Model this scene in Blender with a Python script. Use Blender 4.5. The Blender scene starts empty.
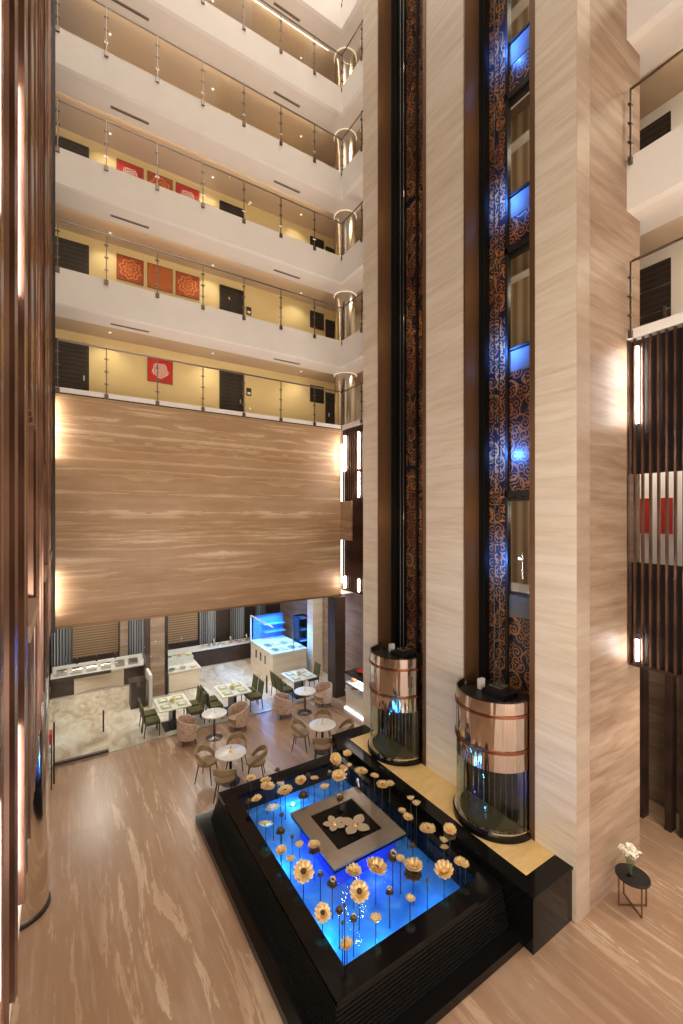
import bpy, bmesh, math, random
from mathutils import Vector, Matrix

random.seed(7)
PI = math.pi
scene = bpy.context.scene
COL = scene.collection

# ------------------------------------------------------------------ camera
TH = math.radians(32.84)
F = 433.0
EYE = Vector((0.0, 0.0, 6.7))
cam_d = bpy.data.cameras.new('camera')
cam = bpy.data.objects.new('camera', cam_d)
COL.objects.link(cam)
cam.location = EYE
cam.rotation_euler = (PI / 2, 0, -TH)
cam_d.sensor_fit = 'VERTICAL'
cam_d.sensor_height = 36.0
cam_d.lens = F / 1024 * 36.0
cam_d.shift_y = 5.0 / 1024
cam_d.clip_start = 0.02
cam_d.clip_end = 200
scene.camera = cam

scene.view_settings.view_transform = 'Standard'
scene.view_settings.look = 'None'
scene.view_settings.gamma = 1
scene.view_settings.use_curve_mapping = False
scene.view_settings.exposure = 0.0

# ------------------------------------------------------------------ materials
def new_mat(name):
    m = bpy.data.materials.new(name)
    m.use_nodes = True
    nt = m.node_tree
    return m, nt, nt.nodes['Principled BSDF'], nt.nodes['Material Output']

def setp(b, **kw):
    for k, v in kw.items():
        b.inputs[k.replace('_', ' ')].default_value = v

def mat(name, col, rough=0.5, metal=0.0, spec=0.5, bump=0.0, bscale=60.0, var=0.0, vscale=8.0):
    m, nt, b, o = new_mat(name)
    b.inputs['Base Color'].default_value = (*col, 1)
    b.inputs['Roughness'].default_value = rough
    b.inputs['Metallic'].default_value = metal
    b.inputs['Specular IOR Level'].default_value = spec
    tc = nt.nodes.new('ShaderNodeTexCoord')
    if var > 0:
        n = nt.nodes.new('ShaderNodeTexNoise'); n.inputs['Scale'].default_value = vscale
        n.inputs['Detail'].default_value = 4
        nt.links.new(tc.outputs['Object'], n.inputs['Vector'])
        r = nt.nodes.new('ShaderNodeValToRGB')
        r.color_ramp.elements[0].position = 0.3; r.color_ramp.elements[1].position = 0.7
        r.color_ramp.elements[0].color = (*[c * (1 - var) for c in col], 1)
        r.color_ramp.elements[1].color = (*[min(1, c * (1 + var)) for c in col], 1)
        nt.links.new(n.outputs['Fac'], r.inputs['Fac'])
        nt.links.new(r.outputs['Color'], b.inputs['Base Color'])
    if bump > 0:
        n = nt.nodes.new('ShaderNodeTexNoise'); n.inputs['Scale'].default_value = bscale
        nt.links.new(tc.outputs['Object'], n.inputs['Vector'])
        bp = nt.nodes.new('ShaderNodeBump'); bp.inputs['Strength'].default_value = bump
        bp.inputs['Distance'].default_value = 0.02
        nt.links.new(n.outputs['Fac'], bp.inputs['Height'])
        nt.links.new(bp.outputs['Normal'], b.inputs['Normal'])
    return m

def emit(name, col, strength):
    m, nt, b, o = new_mat(name)
    b.inputs['Base Color'].default_value = (*col, 1)
    b.inputs['Emission Color'].default_value = (*col, 1)
    b.inputs['Emission Strength'].default_value = strength
    return m

def ramp(nt, stops):
    r = nt.nodes.new('ShaderNodeValToRGB')
    e = r.color_ramp.elements
    while len(e) < len(stops): e.new(0.5)
    for el, (p, c) in zip(e, stops):
        el.position = p; el.color = (*c, 1)
    return r

def stone(name, stops, scale, rough, patches=None, distort=0.8, joints=None, spec=0.5, coarse=0.45, mirror=None, flecks=None):
    """veined travertine: noise stretched along the vein direction, plus broad tone patches and slab joints"""
    m, nt, b, o = new_mat(name)
    L = nt.links
    tc = nt.nodes.new('ShaderNodeTexCoord')
    src = tc.outputs['Object']
    if mirror is not None:                      # book-matched slabs
        sx = nt.nodes.new('ShaderNodeSeparateXYZ'); L.new(src, sx.inputs[0])
        a1 = nt.nodes.new('ShaderNodeMath'); a1.operation = 'SUBTRACT'; a1.inputs[1].default_value = mirror
        a2 = nt.nodes.new('ShaderNodeMath'); a2.operation = 'PINGPONG'; a2.inputs[1].default_value = 2.2
        cx = nt.nodes.new('ShaderNodeCombineXYZ')
        L.new(sx.outputs[0], a1.inputs[0]); L.new(a1.outputs[0], a2.inputs[0]); L.new(a2.outputs[0], cx.inputs[0])
        L.new(sx.outputs[1], cx.inputs[1]); L.new(sx.outputs[2], cx.inputs[2]); src = cx.outputs[0]
    mp = nt.nodes.new('ShaderNodeMapping'); mp.inputs['Scale'].default_value = scale
    L.new(src, mp.inputs['Vector'])
    n1 = nt.nodes.new('ShaderNodeTexNoise')
    n1.inputs['Scale'].default_value = 1.0; n1.inputs['Detail'].default_value = 9
    n1.inputs['Roughness'].default_value = 0.62; n1.inputs['Distortion'].default_value = distort
    L.new(mp.outputs['Vector'], n1.inputs['Vector'])
    mp2 = nt.nodes.new('ShaderNodeMapping'); mp2.inputs['Scale'].default_value = [s * 0.33 for s in scale]
    mp2.inputs['Location'].default_value = (3.1, 7.7, 1.9)
    L.new(src, mp2.inputs['Vector'])
    n2 = nt.nodes.new('ShaderNodeTexNoise')
    n2.inputs['Scale'].default_value = 1.0; n2.inputs['Detail'].default_value = 5
    n2.inputs['Distortion'].default_value = distort * 0.6
    L.new(mp2.outputs['Vector'], n2.inputs['Vector'])
    mx = nt.nodes.new('ShaderNodeMix'); mx.data_type = 'FLOAT'
    mx.inputs[0].default_value = coarse
    L.new(n1.outputs['Fac'], mx.inputs[2]); L.new(n2.outputs['Fac'], mx.inputs[3])
    r = ramp(nt, stops)
    L.new(mx.outputs[0], r.inputs['Fac'])
    out = r.outputs['Color']
    if flecks:
        mpf = nt.nodes.new('ShaderNodeMapping'); mpf.inputs['Scale'].default_value = flecks['scale']
        L.new(src, mpf.inputs['Vector'])
        nf = nt.nodes.new('ShaderNodeTexNoise'); nf.inputs['Scale'].default_value = 1; nf.inputs['Detail'].default_value = 6
        nf.inputs['Roughness'].default_value = .7; nf.inputs['Distortion'].default_value = .5
        L.new(mpf.outputs[0], nf.inputs['Vector'])
        for lo, hi, col, amt in flecks['bands']:
            rf_ = ramp(nt, [(lo, (0, 0, 0)), (hi, (amt, amt, amt))])
            L.new(nf.outputs['Fac'], rf_.inputs['Fac'])
            mf = nt.nodes.new('ShaderNodeMix'); mf.data_type = 'RGBA'
            L.new(rf_.outputs['Color'], mf.inputs[0]); L.new(out, mf.inputs[6]); mf.inputs[7].default_value = (*col, 1)
            out = mf.outputs[2]
    if joints:
        br = nt.nodes.new('ShaderNodeTexBrick')
        mp3 = nt.nodes.new('ShaderNodeMapping')
        mp3.inputs['Rotation'].default_value = joints['rot']
        L.new(tc.outputs['Object'], mp3.inputs['Vector'])
        L.new(mp3.outputs['Vector'], br.inputs['Vector'])
        br.inputs['Scale'].default_value = 1.0
        br.inputs['Brick Width'].default_value = joints['w']; br.inputs['Row Height'].default_value = joints['h']
        br.inputs['Mortar Size'].default_value = joints.get('m', 0.004)
        br.inputs['Color1'].default_value = (1, 1, 1, 1); br.inputs['Color2'].default_value = (*[joints.get('var', 0.93)] * 3, 1)
        br.inputs['Mortar'].default_value = (*[joints.get('dark', 0.72)] * 3, 1)
        br.offset = joints.get('off', 0.0)
        mm = nt.nodes.new('ShaderNodeMix'); mm.data_type = 'RGBA'; mm.blend_type = 'MULTIPLY'
        mm.inputs[0].default_value = 1.0
        L.new(out, mm.inputs[6]); L.new(br.outputs['Color'], mm.inputs[7])
        out = mm.outputs[2]
    L.new(out, b.inputs['Base Color'])
    b.inputs['Roughness'].default_value = rough
    b.inputs['Specular IOR Level'].default_value = spec
    return m

M = {}
M['floor'] = stone('travertine floor', [(0.33, (.29, .165, .095)), (0.44, (.43, .28, .18)), (0.54, (.55, .39, .27)), (0.65, (.76, .63, .50))],
                   (1.7, 0.26, 1.0), 0.30, joints=dict(rot=(0, 0, PI / 2), w=2.4, h=1.2, m=0.003, dark=.82, var=.90, off=.5), distort=1.6, coarse=.6, flecks=dict(scale=(4.6, .42, 1), bands=[(.55, .66, (.90, .80, .67), .6), (.44, .30, (.33, .19, .11), .7)]))
M['creamfloor'] = stone('cream marble floor', [(0.34, (.38, .28, .18)), (0.45, (.58, .48, .36)), (0.55, (.72, .65, .53)), (0.65, (.84, .79, .69))], (2.2, 1.0, 1.0), .22, distort=1.6)
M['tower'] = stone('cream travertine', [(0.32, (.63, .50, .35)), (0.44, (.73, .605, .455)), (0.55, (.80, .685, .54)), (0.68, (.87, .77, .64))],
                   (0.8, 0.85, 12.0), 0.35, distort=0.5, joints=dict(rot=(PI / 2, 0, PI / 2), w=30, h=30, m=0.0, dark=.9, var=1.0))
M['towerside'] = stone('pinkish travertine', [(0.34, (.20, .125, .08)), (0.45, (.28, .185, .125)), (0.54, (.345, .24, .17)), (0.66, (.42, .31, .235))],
                       (0.9, 0.9, 10.0), 0.45, distort=0.7, spec=.35)  # pinkish stone, darkened further to put the tower flank's shade into its colour
M['backwall'] = stone('brown banded travertine', [(0.34, (.36, .20, .095)), (0.45, (.52, .335, .185)), (0.54, (.64, .445, .27)), (0.66, (.82, .65, .46))],
                      (0.30, 0.3, 2.0), 0.38, distort=1.4, coarse=.5, mirror=4.35, spec=.35, flecks=dict(scale=(.22, .5, 5.0), bands=[(.52, .74, (.80, .64, .45), .45), (.46, .32, (.36, .20, .095), .6)]),
                      joints=dict(rot=(PI / 2, 0, 0), w=2.2, h=1.25, m=0.003, dark=.86, var=.95))
M['corner'] = stone('pale pink travertine', [(0.34, (.30, .215, .16)), (0.5, (.375, .28, .215)), (0.66, (.44, .345, .275))], (.5, .5, 5), .4, distort=.4, spec=.35)
M['plaster'] = mat('cream painted plaster', (.88, .84, .79), .75, var=.02, vscale=1.5)
M['soffit'] = mat('warm white soffit paint', (.82, .76, .70), .8, var=.02, vscale=1.5)
M['yellow'] = mat('ochre corridor paint', (.74, .60, .31), .7, var=.03, vscale=1.0)
M['ceilpaint'] = mat('corridor ceiling paint', (.62, .48, .34), .8)
M['carpet'] = mat('brown corridor carpet', (.20, .12, .07), .95, bump=.3)
M['rail'] = mat('dark stainless steel', (.20, .165, .14), .28, 1.0)
M['chrome'] = mat('mirror chrome', (.55, .49, .42), .24, 1.0, var=.02, vscale=2.0)
M['palechrome'] = mat('pale polished steel', (.80, .75, .68), .12, 1.0)
M['ventgrey'] = mat('taupe vent frame', (.36, .29, .24), .6)
M['steel'] = mat('brushed steel', (.62, .60, .57), .3, 1.0)
M['black'] = mat('polished black granite', (.006, .0055, .0055), .10, 0, .22)
M['blackrib'] = mat('black granite ribs', (.007, .0065, .006), .34, 0, .3)
M['blackmetal'] = mat('black painted metal', (.012, .011, .011), .4)
M['railblack'] = mat('dull black rail', (.008, .0075, .007), .7, 0, .15)
M['bronze'] = mat('brown bronze trim', (.20, .105, .05), .38, .6)
M['darkwood'] = mat('dark wenge wood', (.045, .025, .016), .4, var=.25, vscale=5)
M['inlay'] = stone('golden sandstone inlay', [(0.35, (.68, .45, .17)), (0.65, (.80, .57, .25))], (4, 14, 2), .5, distort=.2)
M['copper'] = None
M['cabfloor'] = mat('olive grey cabin floor', (.085, .075, .045), .25)
M['white'] = mat('white glazed ceramic', (.80, .79, .76), .25)
M['whitestone'] = mat('white composite top', (.74, .72, .67), .3, var=.03, vscale=10)
M['olive'] = mat('olive green upholstery', (.095, .092, .024), .8, bump=.2, bscale=120, var=.15, vscale=14)
M['taupe'] = mat('olive taupe leather', (.30, .205, .105), .55, var=.08, vscale=8)
M['placemat'] = mat('sage woven placemat', (.42, .44, .22), .85, bump=.3, bscale=200, var=.2, vscale=40)
M['gold'] = mat('gilded metal petals', (1.0, .66, .30), .30, 1.0, bump=.12, bscale=35)
M['goldpaint'] = mat('satin gold petals', (.98, .70, .36), .36, .55, var=.14, vscale=14)
M['dullgold'] = mat('dull brass petals', (.46, .37, .25), .45, .4)
M['darkgold'] = mat('dark bronze calyx', (.10, .055, .02), .45, .6)
M['stem'] = mat('black bronze stem', (.035, .03, .025), .4, .7)
M['red'] = mat('red lacquer', (.45, .03, .02), .35)
M['yellowish'] = mat('pale yellow petals', (.75, .66, .22), .6)
M['petalwhite'] = mat('white petals', (.82, .78, .66), .6)
M['leafgreen'] = mat('green stems', (.08, .15, .04), .6)
M['orange'] = mat('orange fruit glaze', (.65, .22, .06), .5)
M['tan_leather'] = mat('tan fabric', (.40, .27, .16), .7)
M['frame_grey'] = mat('grey satin metal frame', (.30, .255, .205), .22, .6, var=.06, vscale=6)
M['bluepanel'] = mat('pale blue enamel panel', (.20, .22, .25), .5, .0, .2)
M['greyfabric'] = mat('grey curtain cloth', (.24, .25, .26), .85)
M['lamp'] = emit('white tube light', (1.0, .91, .84), 48.0)
M['cove'] = emit('warm cove light', (1.0, .80, .56), 16.0)
M['ring'] = emit('warm ring light', (1.0, .82, .62), .7)
M['disc'] = emit('downlight disc', (1.0, .90, .72), 1.5)
M['screenglow'] = emit('white shelf light', (.75, .85, 1.0), 4.0)

def wave_mat(name, c1, c2, axis, scale, rough=.5, metal=0.0, dist=0.0):
    m, nt, b, o = new_mat(name)
    tc = nt.nodes.new('ShaderNodeTexCoord')
    w = nt.nodes.new('ShaderNodeTexWave'); w.bands_direction = axis
    w.inputs['Scale'].default_value = scale; w.inputs['Distortion'].default_value = dist
    nt.links.new(tc.outputs['Object'], w.inputs['Vector'])
    r = ramp(nt, [(0.2, c1), (0.8, c2)])
    nt.links.new(w.outputs['Fac'], r.inputs['Fac'])
    nt.links.new(r.outputs['Color'], b.inputs['Base Color'])
    b.inputs['Roughness'].default_value = rough; b.inputs['Metallic'].default_value = metal
    return m

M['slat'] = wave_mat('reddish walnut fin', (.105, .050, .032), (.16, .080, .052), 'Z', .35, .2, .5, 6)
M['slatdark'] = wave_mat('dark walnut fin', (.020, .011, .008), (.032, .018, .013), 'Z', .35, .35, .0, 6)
M['slatback'] = mat('dark recess behind fins', (.014, .010, .010), .7)
M['baywood'] = wave_mat('brown wood bay panel', (.14, .055, .025), (.19, .08, .035), 'Z', .8, .3, 0, 8)
M['doorwood'] = wave_mat('dark door veneer', (.014, .009, .007), (.034, .021, .014), 'Z', 2.2, .75, 0, 1.5)
M['blind'] = wave_mat('bamboo blind', (.13, .075, .035), (.34, .21, .11), 'Z', 3.0, .7, 0, .4)
M['curtain'] = wave_mat('grey pleated curtain', (.075, .078, .082), (.40, .41, .42), 'X', 3.2, .85, 0, .3)
M['wicker'] = None
M['lobbytan'] = wave_mat('tan lobby panelling', (.30, .20, .11), (.55, .42, .27), 'Y', 1.1, .6, 0, .3)

def wicker():
    m, nt, b, o = new_mat('rose patterned weave')
    tc = nt.nodes.new('ShaderNodeTexCoord')
    v = nt.nodes.new('ShaderNodeTexVoronoi'); v.inputs['Scale'].default_value = 26
    nt.links.new(tc.outputs['Object'], v.inputs['Vector'])
    r = ramp(nt, [(0.25, (.64, .48, .38)), (0.6, (.50, .35, .27)), (0.9, (.28, .18, .13))])
    nt.links.new(v.outputs['Distance'], r.inputs['Fac'])
    nt.links.new(r.outputs['Color'], b.inputs['Base Color'])
    b.inputs['Roughness'].default_value = .8
    return m
M['wicker'] = wicker()

def mirror_copper():
    m, nt, b, o = new_mat('rose gold mirror')
    tc = nt.nodes.new('ShaderNodeTexCoord')
    mp = nt.nodes.new('ShaderNodeMapping'); mp.inputs['Scale'].default_value = (3.0, 3.0, .35)
    n = nt.nodes.new('ShaderNodeTexNoise'); n.inputs['Scale'].default_value = 1.2; n.inputs['Detail'].default_value = 2
    nt.links.new(tc.outputs['Object'], mp.inputs['Vector']); nt.links.new(mp.outputs['Vector'], n.inputs['Vector'])
    bp = nt.nodes.new('ShaderNodeBump'); bp.inputs['Strength'].default_value = .6; bp.inputs['Distance'].default_value = .10
    nt.links.new(n.outputs['Fac'], bp.inputs['Height']); nt.links.new(bp.outputs['Normal'], b.inputs['Normal'])
    b.inputs['Base Color'].default_value = (.66, .575, .515, 1)
    b.inputs['Metallic'].default_value = 1; b.inputs['Roughness'].default_value = .07
    return m
M['copper'] = mirror_copper()
M['copperband'] = mat('copper band', (.30, .12, .07), .25, 1.0)

def glass(name, tint=(1, 1, 1), ior=1.45, rough=0.0, boost=1.0):
    m, nt, b, o = new_mat(name)
    nt.nodes.remove(b)
    fr = nt.nodes.new('ShaderNodeFresnel'); fr.inputs['IOR'].default_value = ior
    tr = nt.nodes.new('ShaderNodeBsdfTransparent'); tr.inputs['Color'].default_value = (*tint, 1)
    gl = nt.nodes.new('ShaderNodeBsdfGlossy'); gl.inputs['Roughness'].default_value = rough
    mx = nt.nodes.new('ShaderNodeMixShader')
    mu = nt.nodes.new('ShaderNodeMath'); mu.operation = 'MULTIPLY'; mu.inputs[1].default_value = boost
    geo = nt.nodes.new('ShaderNodeNewGeometry')
    inv = nt.nodes.new('ShaderNodeMath'); inv.operation = 'SUBTRACT'; inv.inputs[0].default_value = 1.0
    nt.links.new(geo.outputs['Backfacing'], inv.inputs[1])
    m2 = nt.nodes.new('ShaderNodeMath'); m2.operation = 'MULTIPLY'
    nt.links.new(fr.outputs[0], mu.inputs[0]); nt.links.new(mu.outputs[0], m2.inputs[0]); nt.links.new(inv.outputs[0], m2.inputs[1])
    nt.links.new(m2.outputs[0], mx.inputs[0])
    nt.links.new(tr.outputs[0], mx.inputs[1]); nt.links.new(gl.outputs[0], mx.inputs[2])
    nt.links.new(mx.outputs[0], o.inputs['Surface'])
    return m, nt, gl, fr
M['glass'] = glass('clear glass', (.97, .98, .97), 1.35)[0]
M['railglass'] = glass('clear railing glass', (.965, .965, .95), 1.25)[0]
M['cabglass'] = glass('greenish cabin glass', (.90, .93, .88), 1.45, boost=1.3)[0]
M['vase'] = glass('vase glass', (.92, .95, .92), 1.5, boost=1.5)[0]
def water():
    m, nt, gl, fr = glass('clear pool water', (.80, .93, 1.0), 1.33, 0.01)
    tc = nt.nodes.new('ShaderNodeTexCoord')
    n = nt.nodes.new('ShaderNodeTexNoise'); n.inputs['Scale'].default_value = 5; n.inputs['Detail'].default_value = 2
    nt.links.new(tc.outputs['Object'], n.inputs['Vector'])
    bp = nt.nodes.new('ShaderNodeBump'); bp.inputs['Strength'].default_value = .12; bp.inputs['Distance'].default_value = .03
    nt.links.new(n.outputs['Fac'], bp.inputs['Height'])
    nt.links.new(bp.outputs['Normal'], gl.inputs['Normal']); nt.links.new(bp.outputs['Normal'], fr.inputs['Normal'])
    return m
M['water'] = water()
def pool_tile():
    m, nt, b, o = new_mat('blue mosaic pool floor')
    tc = nt.nodes.new('ShaderNodeTexCoord')
    n = nt.nodes.new('ShaderNodeTexNoise'); n.inputs['Scale'].default_value = 2.2; n.inputs['Detail'].default_value = 5; n.inputs['Distortion'].default_value = 1.4
    nt.links.new(tc.outputs['Object'], n.inputs['Vector'])
    r = ramp(nt, [(0.3, (.03, .20, .72)), (0.55, (.06, .32, .85)), (0.75, (.16, .46, .92))])
    nt.links.new(n.outputs['Fac'], r.inputs['Fac'])
    nt.links.new(r.outputs['Color'], b.inputs['Base Color'])
    b.inputs['Roughness'].default_value = .5
    return m
M['pooltile'] = pool_tile()

def scroll_panel():
    """copper scrollwork on black: logarithm-free spirals around scattered centres"""
    m, nt, b, o = new_mat('copper scrollwork panel')
    L = nt.links
    def math_(op, a, c=None):
        n = nt.nodes.new('ShaderNodeMath'); n.operation = op
        for i, x in enumerate((a, c)):
            if x is None: continue
            if isinstance(x, (int, float)): n.inputs[i].default_value = x
            else: L.new(x, n.inputs[i])
        return n.outputs[0]
    tc = nt.nodes.new('ShaderNodeTexCoord')
    sp = nt.nodes.new('ShaderNodeSeparateXYZ'); L.new(tc.outputs['Object'], sp.inputs[0])
    cb = nt.nodes.new('ShaderNodeCombineXYZ')
    L.new(sp.outputs['Y'], cb.inputs[0]); L.new(sp.outputs['Z'], cb.inputs[1])
    def layer(scale, turns, width, off):
        mp = nt.nodes.new('ShaderNodeMapping'); mp.inputs['Location'].default_value = (off, off * 1.7, 0)
        mp.inputs['Scale'].default_value = (scale, scale, scale)
        L.new(cb.outputs[0], mp.inputs['Vector'])
        v = nt.nodes.new('ShaderNodeTexVoronoi'); v.voronoi_dimensions = '2D'; v.inputs['Scale'].default_value = 1.0
        v.inputs['Randomness'].default_value = .85
        L.new(mp.outputs[0], v.inputs['Vector'])
        sub = nt.nodes.new('ShaderNodeVectorMath'); sub.operation = 'SUBTRACT'
        L.new(mp.outputs[0], sub.inputs[0]); L.new(v.outputs['Position'], sub.inputs[1])
        s2 = nt.nodes.new('ShaderNodeSeparateXYZ'); L.new(sub.outputs[0], s2.inputs[0])
        ang = math_('ARCTAN2', s2.outputs['Y'], s2.outputs['X'])
        ph = math_('ADD', math_('MULTIPLY', v.outputs['Distance'], turns), ang)
        s = math_('SINE', ph)
        lim = math_('LESS_THAN', v.outputs['Distance'], .62)
        return math_('MULTIPLY', math_('GREATER_THAN', s, width), lim)
    a = layer(4.6, 20.0, .50, 0.0)
    c = layer(2.3, 12.0, .82, 3.3)
    f = math_('MAXIMUM', a, c)
    n = nt.nodes.new('ShaderNodeTexNoise'); n.inputs['Scale'].default_value = .8
    L.new(cb.outputs[0], n.inputs['Vector'])
    r = ramp(nt, [(0.35, (.36, .115, .035)), (0.6, (.52, .23, .075))])
    L.new(n.outputs['Fac'], r.inputs['Fac'])
    mx = nt.nodes.new('ShaderNodeMix'); mx.data_type = 'RGBA'
    L.new(f, mx.inputs[0]); mx.inputs[6].default_value = (.012, .014, .026, 1)
    L.new(r.outputs['Color'], mx.inputs[7])
    L.new(mx.outputs[2], b.inputs['Base Color'])
    b.inputs['Roughness'].default_value = .35
    return m
M['scroll'] = scroll_panel()

def rosette(name, bg, fg, fg2, k, flower):
    """square canvas with a round petalled ornament; object origin = centre of canvas, local X-Z plane"""
    m, nt, b, o = new_mat(name)
    L = nt.links
    def math_(op, a, c=None):
        n = nt.nodes.new('ShaderNodeMath'); n.operation = op
        for i, x in enumerate((a, c)):
            if x is None: continue
            if isinstance(x, (int, float)): n.inputs[i].default_value = x
            else: L.new(x, n.inputs[i])
        return n.outputs[0]
    tc = nt.nodes.new('ShaderNodeTexCoord')
    sp = nt.nodes.new('ShaderNodeSeparateXYZ'); L.new(tc.outputs['Object'], sp.inputs[0])
    x, z = sp.outputs['X'], sp.outputs['Z']
    r = math_('SQRT', math_('ADD', math_('MULTIPLY', x, x), math_('MULTIPLY', z, z)))
    a = math_('ARCTAN2', z, x)
    wob = math_('MULTIPLY', math_('SINE', math_('MULTIPLY', a, k)), .035)
    rr = math_('ADD', r, wob)
    if flower:
        f = math_('MULTIPLY', math_('LESS_THAN', rr, .27), math_('GREATER_THAN', math_('SINE', math_('ADD', math_('MULTIPLY', rr, 75.0), math_('MULTIPLY', a, k))), -.45))
    else:
        f = math_('MULTIPLY', math_('LESS_THAN', rr, .33), math_('GREATER_THAN', math_('SINE', math_('MULTIPLY', rr, 46.0)), 0.0))
    n = nt.nodes.new('ShaderNodeTexNoise'); n.inputs['Scale'].default_value = 9
    L.new(tc.outputs['Object'], n.inputs['Vector'])
    rp = ramp(nt, [(0.4, bg), (0.62, fg2)]); L.new(n.outputs['Fac'], rp.inputs['Fac'])
    mx = nt.nodes.new('ShaderNodeMix'); mx.data_type = 'RGBA'
    L.new(f, mx.inputs[0]); L.new(rp.outputs['Color'], mx.inputs[6]); mx.inputs[7].default_value = (*fg, 1)
    L.new(mx.outputs[2], b.inputs['Base Color']); b.inputs['Roughness'].default_value = .7
    return m
M['art_red'] = rosette('red canvas with white bloom', (.50, .012, .015), (.72, .58, .52), (.55, .02, .02), 5, True)
M['art_orange'] = rosette('orange canvas with ring ornament', (.42, .085, .012), (.66, .22, .06), (.34, .05, .012), 8, False)
M['art_amber'] = rosette('amber canvas with sun ornament', (.46, .15, .02), (.50, .10, .03), (.40, .10, .02), 12, False)

# ------------------------------------------------------------------ mesh helpers
class MB:
    def __init__(s): s.bm = bmesh.new()
    def box(s, x0, x1, y0, y1, z0, z1, rot=None):
        c = [(x0, y0, z0), (x1, y0, z0), (x1, y1, z0), (x0, y1, z0), (x0, y0, z1), (x1, y0, z1), (x1, y1, z1), (x0, y1, z1)]
        if rot is not None: c = [tuple(rot @ Vector(p)) for p in c]
        v = [s.bm.verts.new(p) for p in c]
        for f in ((3, 2, 1, 0), (4, 5, 6, 7), (0, 1, 5, 4), (1, 2, 6, 5), (2, 3, 7, 6), (3, 0, 4, 7)):
            s.bm.faces.new([v[i] for i in f])
        return s
    def rings(s, rings, close=True, cap0=True, cap1=True):
        vs = [[s.bm.verts.new(p) for p in r] for r in rings]
        n = len(vs[0])
        for a, b in zip(vs, vs[1:]):
            for i in range(n if close else n - 1):
                j = (i + 1) % n
                s.bm.faces.new((a[i], a[j], b[j], b[i]))
        if cap0 and close: s.bm.faces.new(list(reversed(vs[0])))
        if cap1 and close: s.bm.faces.new(vs[-1])
        return s
    def lathe(s, prof, seg=24, c=(0, 0, 0), caps=True):
        rs = [[(c[0] + r * math.cos(2 * PI * i / seg), c[1] + r * math.sin(2 * PI * i / seg), c[2] + z) for i in range(seg)] for r, z in prof]
        return s.rings(rs, True, caps, caps)
    def tube(s, path, r, seg=8):
        P = [Vector(p) for p in path]
        rr = r if isinstance(r, (list, tuple)) else [r] * len(P)
        rings = []
        for i, p in enumerate(P):
            t = (P[min(i + 1, len(P) - 1)] - P[max(i - 1, 0)]).normalized()
            u = t.cross(Vector((0, 0, 1)))
            if u.length < 1e-3: u = t.cross(Vector((1, 0, 0)))
            u.normalize(); w = t.cross(u)
            rings.append([p + rr[i] * (u * math.cos(2 * PI * k / seg) + w * math.sin(2 * PI * k / seg)) for k in range(seg)])
        return s.rings(rings)
    def arcwall(s, c, r0, r1, a0, a1, z0, z1, seg=24):
        """curved wall between radii, z0/z1 may be functions of t in 0..1"""
        rings = []
        for i in range(seg + 1):
            t = i / seg; a = a0 + (a1 - a0) * t
            za = z0(t) if callable(z0) else z0; zb = z1(t) if callable(z1) else z1
            ca, sa = math.cos(a), math.sin(a)
            ra0 = r0(t) if callable(r0) else r0; ra1 = r1(t) if callable(r1) else r1
            rings.append([(c[0] + ra0 * ca, c[1] + ra0 * sa, za), (c[0] + ra1 * ca, c[1] + ra1 * sa, za),
                          (c[0] + ra1 * ca, c[1] + ra1 * sa, zb), (c[0] + ra0 * ca, c[1] + ra0 * sa, zb)])
        return s.rings(rings)
    def prism(s, poly, z0, z1):
        return s.rings([[(x, y, z0) for x, y in poly], [(x, y, z1) for x, y in poly]])
    def torus(s, c, R, r, a0=0, a1=2 * PI, seg=32, k=8):
        full = abs(a1 - a0 - 2 * PI) < 1e-6
        n = seg if full else seg + 1
        rings = []
        for i in range(n):
            a = a0 + (a1 - a0) * i / seg
            rings.append([(c[0] + (R + r * math.cos(2 * PI * j / k)) * math.cos(a), c[1] + (R + r * math.cos(2 * PI * j / k)) * math.sin(a), c[2] + r * math.sin(2 * PI * j / k)) for j in range(k)])
        if full:
            rings.append(rings[0])
            vs = [[s.bm.verts.new(p) for p in rg] for rg in rings[:-1]]; vs.append(vs[0])
            for a, b in zip(vs, vs[1:]):
                for j in range(k): s.bm.faces.new((a[j], a[(j + 1) % k], b[(j + 1) % k], b[j]))
            return s
        return s.rings(rings)
    def bevel(s, w, seg=2):
        es = [e for e in s.bm.edges if len(e.link_faces) == 2 and e.calc_face_angle(0) > .5]
        bmesh.ops.bevel(s.bm, geom=es, offset=w, segments=seg, affect='EDGES', profile=.6)
        return s
    def build(s, name, m, parent=None, smooth=False, loc=None):
        bmesh.ops.recalc_face_normals(s.bm, faces=s.bm.faces)
        me = bpy.data.meshes.new(name); s.bm.to_mesh(me); s.bm.free()
        if smooth:
            for p in me.polygons: p.use_smooth = True
        ms = m if isinstance(m, (list, tuple)) else [m]
        for k in ms: me.materials.append(M[k] if isinstance(k, str) else k)
        o = bpy.data.objects.new(name, me); COL.objects.link(o)
        if parent: o.parent = parent
        if loc: o.location = loc
        if smooth:
            try:
                md = o.modifiers.new('edges', 'EDGE_SPLIT'); md.split_angle = math.radians(42)
            except Exception: pass
        return o

def tag(o, label=None, cat=None, group=None, kind=None):
    if label: o['label'] = label
    if cat: o['category'] = cat
    if group: o['group'] = group
    if kind: o['kind'] = kind
    return o

def thing(name, label, cat, loc=(0, 0, 0), rz=0.0, group=None):
    o = bpy.data.objects.new(name, None); COL.objects.link(o)
    o.location = loc; o.rotation_euler = (0, 0, rz); o.empty_display_size = .1
    return tag(o, label, cat, group)

def struct(mb, name, m, smooth=False, parent=None, loc=None):
    o = mb.build(name, m, parent, smooth, loc)
    if not parent: o['kind'] = 'structure'
    return o

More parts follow.
